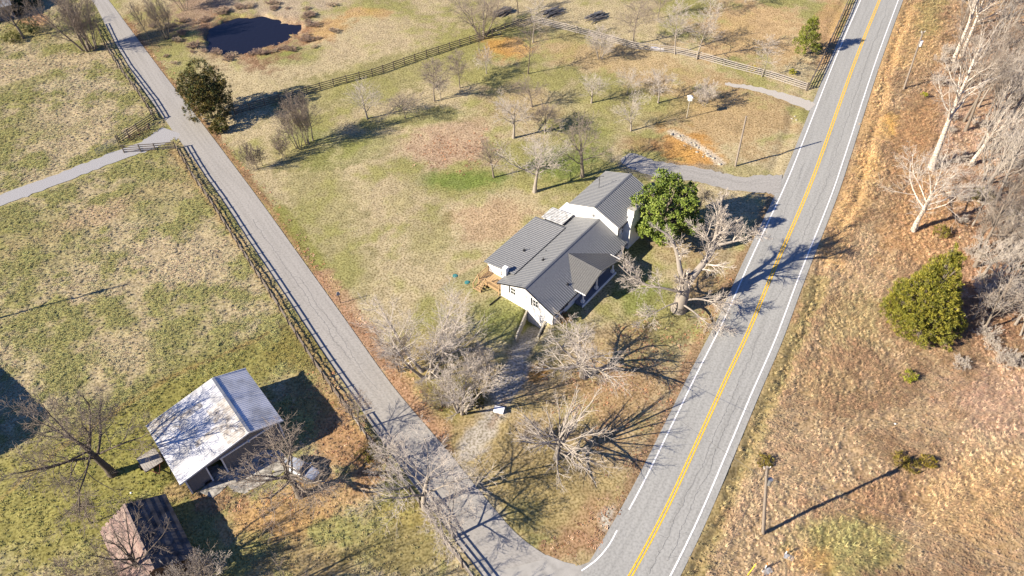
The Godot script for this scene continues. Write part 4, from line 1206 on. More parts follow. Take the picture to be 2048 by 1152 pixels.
# ---------------------------------------------------------------- roofs
# a metal roof plane with standing ribs that run up the slope. pts: outline corners; eave: direction along the eave
func ribbed(parent: Node3D, called: String, pts: Array, eave: Vector3, gap: float, m: Material, rib_h := 0.035) -> MeshInstance3D:
	var mb := MB.new()
	var o: Vector3 = pts[0]
	var u := eave.normalized()
	var nrm: Vector3 = (pts[1] - pts[0]).cross(pts[2] - pts[0]).normalized()
	if nrm.y < 0: nrm = -nrm
	var w := nrm.cross(u).normalized()
	if w.y < 0: w = -w
	var q := PackedVector2Array()
	for p in pts: q.append(Vector2((p - o).dot(u), (p - o).dot(w)))
	var n := q.size()
	for i in range(1, n - 1):
		mb.tri(pts[0], pts[i], pts[i + 1], nrm)
		mb.tri(pts[0] - nrm * 0.07, pts[i] - nrm * 0.07, pts[i + 1] - nrm * 0.07, -nrm)
	var mid := Vector3.ZERO
	for p in pts: mid += p / n
	for i in n:
		var a: Vector3 = pts[i]
		var b: Vector3 = pts[(i + 1) % n]
		mb.quad(a, b, b - nrm * 0.07, a - nrm * 0.07, (a + b) * 0.5 - mid)
	var lo := 1e9
	var hi := -1e9
	for p in q:
		lo = minf(lo, p.x)
		hi = maxf(hi, p.x)
	var x := lo + gap * 0.5
	while x < hi - 0.04:
		var ys := []
		for i in n:
			var a := q[i]
			var b := q[(i + 1) % n]
			if (a.x - x) * (b.x - x) < 0.0: ys.append(lerpf(a.y, b.y, (x - a.x) / (b.x - a.x)))
		if ys.size() >= 2:
			var y0: float = minf(ys[0], ys[1])
			var y1: float = maxf(ys[0], ys[1])
			var A := o + u * x + w * y0
			var B := o + u * x + w * y1
			var e := u * 0.05
			var t := nrm * rib_h
			var e2 := u * 0.022
			mb.quad(A - e, B - e, B - e2 + t, A - e2 + t, -u + nrm)
			mb.quad(A + e, B + e, B + e2 + t, A + e2 + t, u + nrm)
			mb.quad(A - e2 + t, B - e2 + t, B + e2 + t, A + e2 + t, nrm)
		x += gap
	return part(called, mb.done(), m, parent)

func wall_poly(pts: Array, nrm: Vector3, thick := 0.18) -> ArrayMesh:
	# an upright wall of any outline, given corner by corner, with thickness behind it
	var mb := MB.new()
	var n := nrm.normalized()
	for i in range(1, pts.size() - 1):
		mb.tri(pts[0], pts[i], pts[i + 1], n)
		mb.tri(pts[0] - n * thick, pts[i] - n * thick, pts[i + 1] - n * thick, -n)
	var mid := Vector3.ZERO
	for p in pts: mid += p / pts.size()
	for i in pts.size():
		var a: Vector3 = pts[i]
		var b: Vector3 = pts[(i + 1) % pts.size()]
		mb.quad(a, b, b - n * thick, a - n * thick, (a + b) * 0.5 - mid)
	return mb.done()

func bx(o: Vector3, s: Vector3) -> ArrayMesh:
	var mb := MB.new()
	mb.cbox(o, s, Basis.IDENTITY, minf(0.02, s.y * 0.3))
	return mb.done()

# a window in a wall facing n: c = centre on the wall face, w x h
func window(parent: Node3D, c: Vector3, n: Vector3, w: float, h: float, shutters := false) -> void:
	var s := n.cross(Vector3.UP).normalized()
	var B := Basis(s, Vector3.UP, n)
	var f := MB.new()
	for q in [[0, h * 0.5 + 0.03, w + 0.16, 0.1], [0, -h * 0.5 - 0.03, w + 0.2, 0.1], [-w * 0.5 - 0.03, 0, 0.1, h], [w * 0.5 + 0.03, 0, 0.1, h], [0, 0, w, 0.06], [0, 0, 0.035, h - 0.05]]:
		f.box(c + B * Vector3(q[0], q[1], 0.03 if absf(q[0]) + absf(q[1]) > 0.01 else 0.022), Vector3(q[2], q[3], 0.07), B)
	var win := part("window", f.done(), M.trim, parent)
	for d in [[-1, -1], [-1, 1], [1, -1], [1, 1]]:
		var g := MB.new()
		g.box(c + B * Vector3(d[0] * w * 0.25, d[1] * h * 0.25, 0.006), Vector3(w * 0.5 - 0.02, h * 0.5 - 0.03, 0.012), B)
		part("pane", g.done(), M.glass, win)
	if shutters:
		for d in [-1, 1]:
			var g := MB.new()
			var sc := c + B * Vector3(d * (w * 0.5 + 0.27), 0, 0.03)
			g.box(sc, Vector3(0.34, h + 0.1, 0.05), B)
			for k in 7: g.box(sc + B * Vector3(0, -h * 0.45 + k * h * 0.15, 0.03), Vector3(0.24, 0.05, 0.03), B)
			part("shutter", g.done(), M.dark_trim, parent)

func build_house() -> void:
	var t := thing("house", "white painted house with dark ribbed metal roofs between lane and highway", "house", HO, "", HB)
	var X := Vector3(1, 0, 0)
	var Z := Vector3(0, 0, 1)
	var eh := 2.5
	var rh := 4.4
	# main block walls: gable end at x = 0 down to the basement door
	part("wall", wall_poly([Vector3(0, -2.2, 0), Vector3(0, -2.2, 8.44), Vector3(0, eh, 8.44), Vector3(0, rh - 0.12, 4.22), Vector3(0, eh, 0)], -X), M.white_wall, t)
	part("wall", wall_poly([Vector3(0.18, -0.4, 8.44), Vector3(16.2, -0.4, 8.44), Vector3(16.2, eh, 8.44), Vector3(0.18, eh, 8.44)], Z), M.white_wall, t)
	part("wall", wall_poly([Vector3(0.18, -0.4, 0), Vector3(16.2, -0.4, 0), Vector3(16.2, eh, 0), Vector3(0.18, eh, 0)], -Z), M.white_wall, t)
	var sl := (rh - eh) / 4.22
	var ey := eh - 0.38 * sl
	ribbed(t, "roof", [Vector3(-0.32, ey + 0.1, -0.42), Vector3(16.15, ey + 0.1, -0.42), Vector3(16.15, rh + 0.1, 4.22), Vector3(-0.32, rh + 0.1, 4.22)], X, 0.34, M.roof_metal, 0.045)
	var rf := ribbed(t, "roof", [Vector3(-0.32, ey + 0.1, 8.86), Vector3(16.6, ey + 0.1, 8.86), Vector3(16.15, eh + 0.1 + sl * 0.4, 8.05), Vector3(16.15, rh + 0.1, 4.22), Vector3(-0.32, rh + 0.1, 4.22)], X, 0.34, M.roof_metal, 0.045)
	part("ridge_cap", wall_poly([Vector3(-0.34, rh + 0.08, 4.02), Vector3(16.1, rh + 0.08, 4.02), Vector3(16.1, rh + 0.17, 4.22), Vector3(-0.34, rh + 0.17, 4.22)], Vector3(0, 0.9, -0.4), 0.03), M.roof_metal, rf)
	part("ridge_cap", wall_poly([Vector3(-0.34, rh + 0.08, 4.42), Vector3(16.1, rh + 0.08, 4.42), Vector3(16.1, rh + 0.17, 4.22), Vector3(-0.34, rh + 0.17, 4.22)], Vector3(0, 0.9, 0.4), 0.03), M.roof_metal, rf)
	# barge boards and gutter
	for q in [[Vector3(-0.35, ey + 0.03, -0.42), Vector3(-0.35, rh + 0.03, 4.22)], [Vector3(-0.35, ey + 0.03, 8.86), Vector3(-0.35, rh + 0.03, 4.22)]]:
		var mb := MB.new()
		mb.beam(q[0], q[1], 0.03, 0.2)
		part("barge_board", mb.done(), M.dark_trim, t)
	var gm := MB.new()
	gm.beam(Vector3(-0.3, ey - 0.02, 8.92), Vector3(16.4, ey - 0.02, 8.92), 0.12, 0.12)
	part("gutter", gm.done(), M.dark_trim, t)
	var dsp := MB.new()
	dsp.beam(Vector3(0.05, ey - 0.1, 8.53), Vector3(0.05, -0.1, 8.53), 0.08, 0.08)
	part("downspout", dsp.done(), M.dark_trim, t)
	window(t, Vector3(0, 2.2, 2.1), -X, 0.8, 1.2)
	window(t, Vector3(0, 2.3, 5.75), -X, 0.8, 1.2)
	for z in [1.52, 5.17]:
		var g := MB.new()
		g.box(Vector3(-0.03, 2.2 + (0.1 if z > 3 else 0.0), z), Vector3(0.05, 1.3, 0.28))
		for k in 7: g.box(Vector3(-0.06, 1.68 + (0.1 if z > 3 else 0.0) + k * 0.17, z), Vector3(0.02, 0.06, 0.2))
		part("shutter", g.done(), M.dark_trim, t)
	window(t, Vector3(2.6, 1.5, 8.44), Z, 1.6, 1.1)
	window(t, Vector3(14.4, 1.4, 8.44), Z, 0.9, 1.2)
	# basement door and its white panels
	var dm := MB.new()
	dm.box(Vector3(-0.03, -1.0, 5.75), Vector3(0.06, 2.0, 2.5))
	var door := part("garage_door", dm.done(), M.white_wall, t)
	for k in 4:
		var pm := MB.new()
		pm.cbox(Vector3(-0.075, -1.75 + k * 0.5, 5.75), Vector3(0.03, 0.46, 2.4), Basis.IDENTITY, 0.02)
		part("panel", pm.done(), M.trim, door)
	part("sill", bx(Vector3(-0.2, -1.98, 5.85), Vector3(0.4, 0.12, 2.9)), M.concrete, t)
	var vt := MB.new()
	vt.tube(Vector3(-0.02, 2.6, 4.2), Vector3(-0.1, 2.6, 4.2), 0.07, 0.07, 8, true)
	part("wall_vent", vt.done(), M.steel, t)
	# rear lean-to wing with the small chimney
	part("wall", wall_poly([Vector3(1.95, -0.5, -3.9), Vector3(1.95, -0.5, 0), Vector3(1.95, 2.95, 0), Vector3(1.95, 2.3, -3.9)], -X), M.white_wall, t)
	part("wall", wall_poly([Vector3(1.95, -0.5, -3.9), Vector3(12.9, -0.5, -3.9), Vector3(12.9, 2.3, -3.9), Vector3(1.95, 2.3, -3.9)], -Z), M.white_wall, t)
	part("wall", wall_poly([Vector3(12.9, -0.5, -3.9), Vector3(12.9, -0.5, 0), Vector3(12.9, 2.95, 0), Vector3(12.9, 2.3, -3.9)], X), M.white_wall, t)
	ribbed(t, "roof", [Vector3(1.68, 2.36, -4.35), Vector3(13.1, 2.36, -4.35), Vector3(13.1, 3.16, 0.85), Vector3(1.68, 3.16, 0.85)], X, 0.34, M.roof_metal, 0.045)
	window(t, Vector3(1.95, 1.75, -1.25), -X, 0.7, 0.8)
	var bd := MB.new()
	bd.box(Vector3(1.92, 1.4, -3.3), Vector3(0.06, 1.9, 0.8))
	part("back_door", bd.done(), M.white_paint, t)
	part("chimney", bx(Vector3(1.55, 1.6, -0.45), Vector3(0.62, 4.4, 0.62)), M.white_wall, t)
	# two storey wing
	var E := 4.72
	var R := 6.15
	var zc := 3.45
	part("wall", wall_poly([Vector3(16.2, -0.4, -0.45), Vector3(16.2, -0.4, 7.35), Vector3(16.2, E, 7.35), Vector3(16.2, R - 0.08, zc), Vector3(16.2, E, -0.45)], -X), M.white_wall, t)
	part("wall", wall_poly([Vector3(24.9, -0.4, -0.45), Vector3(24.9, -0.4, 7.35), Vector3(24.9, E, 7.35), Vector3(24.9, R - 0.08, zc), Vector3(24.9, E, -0.45)], X), M.white_wall, t)
	part("wall", wall_poly([Vector3(16.38, -0.4, 7.35), Vector3(24.72, -0.4, 7.35), Vector3(24.72, E, 7.35), Vector3(16.38, E, 7.35)], Z), M.white_wall, t)
	part("wall", wall_poly([Vector3(16.38, -0.4, -0.45), Vector3(24.72, -0.4, -0.45), Vector3(24.72, E, -0.45), Vector3(16.38, E, -0.45)], -Z), M.white_wall, t)
	ribbed(t, "roof", [Vector3(16.0, E - 0.02, -0.75), Vector3(25.1, E - 0.02, -0.75), Vector3(25.1, R + 0.1, zc), Vector3(16.0, R + 0.1, zc)], X, 0.34, M.roof_metal, 0.045)
	var r2 := ribbed(t, "roof", [Vector3(16.0, E - 0.02, 7.65), Vector3(25.1, E - 0.02, 7.65), Vector3(25.1, R + 0.1, zc), Vector3(16.0, R + 0.1, zc)], X, 0.34, M.roof_metal, 0.045)
	for sgn in [-1.0, 1.0]:
		part("ridge_cap", wall_poly([Vector3(15.98, R + 0.08, zc + sgn * 0.2), Vector3(25.12, R + 0.08, zc + sgn * 0.2), Vector3(25.12, R + 0.17, zc), Vector3(15.98, R + 0.17, zc)], Vector3(0, 0.9, 0.4 * sgn), 0.03), M.roof_metal, r2)
	var gt := MB.new()
	gt.beam(Vector3(16.0, E - 0.1, 7.72), Vector3(18.4, E - 0.1, 7.72), 0.12, 0.12)
	part("gutter", gt.done(), M.dark_trim, t)
	var ds := MB.new()
	ds.beam(Vector3(16.25, E - 0.1, 7.44), Vector3(16.25, 2.7, 7.44), 0.08, 0.08)
	part("downspout", ds.done(), M.dark_trim, t)
	window(t, Vector3(17.6, 3.4, 7.35), Z, 0.8, 1.4)
	window(t, Vector3(23.5, 3.4, 7.35), Z, 0.9, 1.3)
	window(t, Vector3(23.5, 1.2, 7.35), Z, 0.9, 1.3)
	var am := MB.new()
	am.box(Vector3(16.17, 4.55, 3.3), Vector3(0.06, 0.5, 0.36))
	part("attic_vent", am.done(), M.steel, t)
	# big stepped chimney against the front of the wing
	var ch := part("chimney", bx(Vector3(19.2, 1.9, 7.9), Vector3(3.0, 4.6, 1.06)), M.white_wall, t)
	var sm := MB.new()
	sm.hexa(Vector3(19.2, 4.75, 7.9), Vector3(3.0, 1.1, 1.06), Basis.IDENTITY, 0.5)
	part("shoulder", sm.done(), M.white_wall, ch)
	part("stack", bx(Vector3(19.2, 5.7, 7.75), Vector3(1.5, 1.3, 1.0)), M.white_wall, ch)
	part("cap", bx(Vector3(19.2, 6.4, 7.75), Vector3(1.65, 0.12, 1.15)), M.concrete, ch)
	# bright lean-to and flat white roof behind
	part("wall", wall_poly([Vector3(13.45, -0.4, -3.2), Vector3(15.9, -0.4, -3.2), Vector3(15.9, 2.5, -3.2), Vector3(13.45, 2.5, -3.2)], -Z), M.white_wall, t)
	part("wall", wall_poly([Vector3(15.9, -0.4, -3.2), Vector3(15.9, -0.4, 0), Vector3(15.9, 2.95, 0), Vector3(15.9, 2.5, -3.2)], X), M.white_wall, t)
	ribbed(t, "roof", [Vector3(13.3, 2.58, -3.5), Vector3(16.0, 2.58, -3.5), Vector3(16.0, 3.08, 0.1), Vector3(13.3, 3.08, 0.1)], X, 0.3, M.roof_shiny, 0.04)
	part("flat_roof", bx(Vector3(17.1, 2.4, -1.55), Vector3(2.1, 0.3, 2.0)), M.white_wall, t)
	part("wall", bx(Vector3(17.1, 0.9, -1.5), Vector3(1.8, 2.7, 1.8)), M.white_wall, t)
	# porch
	var prh := 4.15
	var peh := 2.62
	var zt := 4.22 + (rh - prh) / sl
	var ze := 4.22 + (rh - peh) / sl
	var pr := ribbed(t, "porch_roof", [Vector3(4.7, peh + 0.14, ze), Vector3(4.7, peh + 0.14, 10.15), Vector3(8.28, prh + 0.14, 10.15), Vector3(8.28, prh + 0.14, zt)], Z, 0.3, M.roof_porch)
	ribbed(t, "porch_roof", [Vector3(12.85, peh + 0.14, ze), Vector3(12.85, peh + 0.14, 10.15), Vector3(8.28, prh + 0.14, 10.15), Vector3(8.28, prh + 0.14, zt)], Z, 0.3, M.roof_porch)
	for q in [[Vector3(4.7, peh + 0.17, 10.15), Vector3(8.28, prh + 0.17, 10.15)], [Vector3(12.85, peh + 0.17, 10.15), Vector3(8.28, prh + 0.17, 10.15)]]:
		var mb := MB.new()
		mb.beam(q[0], q[1], 0.06, 0.16)
		part("barge_board", mb.done(), M.roof_porch, pr)
	for q in [[Vector3(4.68, peh + 0.13, ze + 0.3), Vector3(4.68, peh + 0.13, 10.15)], [Vector3(12.88, peh + 0.13, ze + 0.3), Vector3(12.88, peh + 0.13, 10.15)]]:
		var mb := MB.new()
		mb.beam(q[0], q[1], 0.08, 0.1)
		part("fascia", mb.done(), M.trim, pr)
	part("porch_gable", wall_poly([Vector3(5.0, peh - 0.1, 9.5), Vector3(12.6, peh - 0.1, 9.5), Vector3(12.6, peh + 0.02, 9.5), Vector3(8.28, prh - 0.08, 9.5), Vector3(5.0, peh + 0.02, 9.5)], Z, 0.1), M.white_wall, t)
	part("porch_floor", bx(Vector3(8.75, 0.02, 9.08), Vector3(7.8, 0.76, 1.25)), M.porch_floor, t)
	part("porch_kerb", bx(Vector3(8.75, 0.0, 9.76), Vector3(7.9, 0.74, 0.1)), M.white_wall, t)
	for x in [5.35, 8.45, 12.3]:
		var mb := MB.new()
		mb.box(Vector3(x, 0.6, 9.4), Vector3(0.42, 0.4, 0.42))
		mb.tube(Vector3(x, 0.8, 9.4), Vector3(x, 2.6, 9.4), 0.13, 0.11, 10)
		part("post", mb.done(), M.trim, t)
	var pd := MB.new()
	pd.box(Vector3(9.6, 1.4, 8.46), Vector3(0.95, 2.05, 0.06))
	part("front_door", pd.done(), M.dark_trim, t)
	window(t, Vector3(6.6, 1.55, 8.44), Z, 1.1, 1.2)
	# roof fittings
	for q in [[6.2, 2.92, -1.0], [5.6, 3.82, 2.65], [4.6, 3.05, 7.4], [7.6, 2.95, 1.6]]:
		var mb := MB.new()
		mb.tube(Vector3(q[0], q[1] - 0.1, q[2]), Vector3(q[0], q[1] + 0.5, q[2]), 0.06, 0.05, 8, true)
		mb.box(Vector3(q[0] + 0.02, q[1] + 0.04, q[2]), Vector3(0.34, 0.12, 0.3))
		part("vent_pipe", mb.done(), M.dark_trim, t)
	var an := MB.new()
	an.tube(Vector3(20.6, 5.4, 1.1), Vector3(20.6, 7.5, 1.1), 0.04, 0.035, 6)
	an.tube(Vector3(20.2, 7.4, 0.7), Vector3(21.1, 7.4, 1.5), 0.03, 0.03, 5)
	an.tube(Vector3(20.6, 6.9, 1.1), Vector3(20.3, 7.3, 0.5), 0.03, 0.03, 5)
	part("antenna", an.done(), M.dark_trim, t)
	# back deck of new timber
	for k in 11:
		var mb := MB.new()
		mb.box(Vector3(0.85, 0.85, -3.75 + k * 0.33 + 0.15), Vector3(2.2, 0.045, 0.30))
		part("deck_board", mb.done(), M.new_wood, t)
	for s in 4: part("stair_tread", bx(Vector3(-0.42 - s * 0.27, 0.68 - s * 0.19, -3.1), Vector3(0.28, 0.05, 1.1)), M.new_wood, t)
	for q in [[-0.2, -3.72], [-0.2, -2.5], [-0.2, -0.25], [1.85, -3.72], [-1.3, -3.72], [-1.3, -2.5]]:
		var hh := 1.9 if q[0] > -1.0 else 1.15
		part("deck_post", bx(Vector3(q[0], hh * 0.5 - 0.2, q[1]), Vector3(0.11, hh + 0.4, 0.11)), M.new_wood, t)
	for q in [[Vector3(-0.2, 1.8, -3.72), Vector3(1.85, 1.8, -3.72)], [Vector3(-0.2, 1.8, -2.5), Vector3(-0.2, 1.8, -0.25)], [Vector3(-1.35, 1.05, -3.72), Vector3(-0.2, 1.8, -3.72)], [Vector3(-1.35, 1.05, -2.5), Vector3(-0.2, 1.8, -2.5)], [Vector3(-0.2, 1.0, -2.5), Vector3(-0.2, 1.0, -0.25)], [Vector3(-0.2, 0.75, -3.74), Vector3(1.85, 0.75, -3.74)], [Vector3(-0.23, 0.75, -2.5), Vector3(-0.23, 0.75, -0.1)]]:
		var mb := MB.new()
		mb.beam(q[0], q[1], 0.09, 0.1)
		part("rail", mb.done(), M.new_wood, t)
	for k in 14:
		part("baluster", bx(Vector3(-0.2, 1.4, -2.4 + k * 0.16), Vector3(0.04, 0.8, 0.04)), M.new_wood, t)
	for k in 12:
		part("baluster", bx(Vector3(-0.05 + k * 0.165, 1.3, -3.72), Vector3(0.04, 1.0, 0.04)), M.new_wood, t)
	# retaining walls of the basement ramp: courses of blocks
	for side in 2:
		var wall := thing("retaining_wall", ["cream block retaining wall on the lawn side of the basement door", "short block retaining wall under the house corner by the basement door"][side], "wall", HO + HB * (Vector3(-0.02, 0, 4.35) if side == 0 else Vector3(-0.02, 0, 7.35)), "", HB)
		var dir := (Vector3(-4.7, 0, 1.75) if side == 0 else Vector3(-2.6, 0, 0.75)).normalized()
		var L := 4.8 if side == 0 else 2.7
		var B := Basis(dir, Vector3.UP, dir.cross(Vector3.UP))
		var blk := MB.new()
		blk.cbox(Vector3.ZERO, Vector3(0.58, 0.185, 0.2), Basis.IDENTITY, 0.015)
		var bmesh := blk.done()
		for row in 11:
			var k := 0
			var x := 0.3 + (0.3 if row % 2 else 0.0)
			while x < L:
				var top := 0.2 - maxf(0.0, x - L * 0.4) * 0.08
				if -2.0 + row * 0.2 < top:
					var p := part("block", bmesh, M.block, wall)
					p.transform = Transform3D(B, dir * x + Vector3(0, -1.95 + row * 0.2, 0))
				x += 0.6
				k += 1
	block_area([HO + HB * Vector3(-0.3, 0, -4), HO + HB * Vector3(25, 0, -4), HO + HB * Vector3(25, 0, 10), HO + HB * Vector3(-0.3, 0, 10)])
	block_area([HO + HB * Vector3(0.3, 0, 4.2), HO + HB * Vector3(-5.5, 0, 6.2), HO + HB * Vector3(-5.5, 0, 9.2), HO + HB * Vector3(0.3, 0, 7.5)])

func build_barn() -> void:
	var A := deg_to_rad(142)
	var a := Vector3(sin(A), 0, -cos(A))
	var b := Vector3(-cos(A) * -1.0, 0, -sin(A)) * -1.0
	b = Vector3(a.z, 0, -a.x)            # across, towards the lane
	var B := Basis(-a, Vector3.UP, b)    # local x runs from the front to the back
	if B.determinant() < 0: B = Basis(a, Vector3.UP, b)
	var back := -1.0 if B.x.dot(a) > 0 else 1.0   # local x of the rear is back * depth
	var o := G(385, 986)
	var t := thing("barn", "grey barn with a wide white metal roof and an open doorway", "barn", o, "", B)
	var D := 8.6 * back
	var zr := 7.85
	var he := 3.0
	var hr := 4.62
	var h2 := 3.45
	var zw := 11.1
	var f := Vector3(-back, 0, 0)
	# front wall round the doorway (z 2.4 .. 4.15) and round the wide bay
	part("wall", wall_poly([Vector3(0, -0.1, 0), Vector3(0, -0.1, 2.4), Vector3(0, 3.0, 2.4), Vector3(0, he, 0)], f), M.barn_wall, t)
	part("wall", wall_poly([Vector3(0, -0.1, 4.15), Vector3(0, -0.1, zw), Vector3(0, h2, zw), Vector3(0, h2, 4.15)], f), M.barn_wall, t)
	part("wall", wall_poly([Vector3(0, 2.72, 2.4), Vector3(0, 2.72, 4.15), Vector3(0, 3.6, 4.15), Vector3(0, 3.2, 2.4)], f), M.barn_wall, t)
	part("gable", wall_poly([Vector3(0, h2, 4.15), Vector3(0, h2, zw), Vector3(0, hr - 0.1, zr), Vector3(0, 3.75, 4.15)], f, 0.17), M.barn_wall, t)
	part("wall", wall_poly([Vector3(D, -0.1, 0), Vector3(D, -0.1, zw), Vector3(D, h2, zw), Vector3(D, hr - 0.1, zr), Vector3(D, he, 0)], -f), M.barn_wall, t)
	part("wall", wall_poly([Vector3(0.2 * back, -0.1, 0), Vector3(D - 0.2 * back, -0.1, 0), Vector3(D - 0.2 * back, he - 0.02, 0), Vector3(0.2 * back, he - 0.02, 0)], Vector3(0, 0, -1)), M.barn_wall, t)
	part("wall", wall_poly([Vector3(0.2 * back, -0.1, zw), Vector3(D - 0.2 * back, -0.1, zw), Vector3(D - 0.2 * back, h2, zw), Vector3(0.2 * back, h2, zw)], Vector3(0, 0, 1)), M.barn_wall, t)
	# vertical siding battens on the front
	for k in 26:
		var z := 0.25 + k * 0.42
		if z > 2.3 and z < 4.3 or z > zw - 0.1: continue
		part("batten", bx(Vector3(-0.02 * back, 1.4, z), Vector3(0.04, 2.9, 0.06)), M.barn_wall, t)
	for q in [[0.0, 3.0], [2.4, 2.8], [4.15, 2.8], [zw, 3.4]]:
		part("corner_trim", bx(Vector3(-0.05 * back, q[1] * 0.5, q[0]), Vector3(0.12, q[1], 0.16)), M.barn_trim, t)
	var hd := MB.new()
	hd.beam(Vector3(-0.06 * back, 2.85, 4.0), Vector3(-0.06 * back, 3.3, 11.2), 0.1, 0.2)
	part("header_trim", hd.done(), M.barn_trim, t)
	var x0 := -0.35 * back
	var x1 := D + 0.3 * back
	# the white slope is made of sheets of differing age
	var zs := [-0.62, 2.6, 5.4, zr]
	var ws := [M.roof_white, M.roof_white, M.roof_aged]
	var n := 11
	for row in 3:
		var za: float = zs[row]
		var zb: float = zs[row + 1]
		var ya := lerpf(he - 0.02, hr + 0.08, (za + 0.62) / (zr + 0.62))
		var yb := lerpf(he - 0.02, hr + 0.08, (zb + 0.62) / (zr + 0.62))
		for k in n:
			var xa := lerpf(x0, x1, float(k) / n)
			var xb := lerpf(x0, x1, (k + 1.0) / n)
			var m: Material = M.roof_white
			if row == 2 and k < 7: m = M.roof_aged
			if row == 0 and k > 8: m = M.roof_aged
			if row == 1 and k % 5 == 3: m = M.roof_aged
			var lift := 0.004 * ((k + row) % 2) + 0.012 * row
			ribbed(t, "roof_sheet", [Vector3(xa, ya + 0.08 + lift, za), Vector3(xb, ya + 0.08 + lift, za), Vector3(xb, yb + 0.08 + lift, zb + 0.06), Vector3(xa, yb + 0.08 + lift, zb + 0.06)], Vector3(1, 0, 0), 0.27, m, 0.025)
	for k in n:
		var xa := lerpf(x0, x1, float(k) / n)
		var xb := lerpf(x0, x1, (k + 1.0) / n)
		var lift := 0.004 * (k % 2)
		ribbed(t, "roof_sheet", [Vector3(xa, h2 + 0.02 + lift, zw + 0.45), Vector3(xb, h2 + 0.02 + lift, zw + 0.45), Vector3(xb, hr + 0.16 + lift, zr), Vector3(xa, hr + 0.16 + lift, zr)], Vector3(1, 0, 0), 0.27, M.roof_white, 0.025)
	var rc := MB.new()
	rc.beam(Vector3(x0, hr + 0.2, zr), Vector3(x1, hr + 0.2, zr), 0.3, 0.05)
	part("ridge_cap", rc.done(), M.steel, t)
	for q in [[Vector3(x0 - 0.05 * back, he - 0.02, -0.65), Vector3(x0 - 0.05 * back, hr + 0.1, zr)], [Vector3(x0 - 0.05 * back, h2 + 0.0, zw + 0.5), Vector3(x0 - 0.05 * back, hr + 0.1, zr)], [Vector3(x1 + 0.05 * back, he - 0.02, -0.65), Vector3(x1 + 0.05 * back, hr + 0.1, zr)], [Vector3(x1 + 0.05 * back, h2 + 0.0, zw + 0.5), Vector3(x1 + 0.05 * back, hr + 0.1, zr)]]:
		var mb := MB.new()
		mb.beam(q[0], q[1], 0.05, 0.22)
		part("barge_board", mb.done(), M.barn_trim, t)
	var lamp := MB.new()
	lamp.tube(Vector3(-0.1 * back, 3.35, 7.4), Vector3(-0.45 * back, 3.3, 7.4), 0.07, 0.11, 8, true)
	part("wall_lamp", lamp.done(), M.barn_trim, t)
	var fl := MB.new()
	fl.box(Vector3(D * 0.5, 0.02, zw * 0.5), Vector3(absf(D) - 0.5, 0.06, zw - 0.5))
	part("floor", fl.done(), M.concrete, t)
	var tyre := MB.new()
	for k in 16:
		var g0 := TAU * k / 16
		var g1 := TAU * (k + 1) / 16
		tyre.tube(Vector3(cos(g0) * 0.3, 0.3 + sin(g0) * 0.3, 0), Vector3(cos(g1) * 0.3, 0.3 + sin(g1) * 0.3, 0), 0.1, 0.1, 8)
	var ty := one("tyre", tyre.done(), M.rubber, "old black tyre leaning at the open barn doorway", "tyre", on_ground(G(417, 966)) + Vector3(0, 0.1, 0))
	ty.rotation = Vector3(0.5, 0.7, 0)
	# apron
	var ap := []
	for q in [[398, 984], [440, 948], [470, 925], [520, 898], [560, 902], [590, 930], [545, 958], [490, 988], [466, 983], [455, 970], [440, 986], [425, 996]]: ap.append(G(q[0], q[1]) + Vector3(0, 0.075, 0))
	var mb := MB.new()
	mb.poly(ap)
	for i in ap.size():
		var p: Vector3 = ap[i]
		var q: Vector3 = ap[(i + 1) % ap.size()]
		mb.quad(p, q, q - Vector3(0, 0.3, 0), p - Vector3(0, 0.3, 0))
	struct("concrete_apron", mb.done(), M.concrete)
	block_area(ap)
	block_area([o + B * Vector3(0, 0, -0.2), o + B * Vector3(D, 0, -0.2), o + B * Vector3(D, 0, 11.2), o + B * Vector3(0, 0, 11.2)])

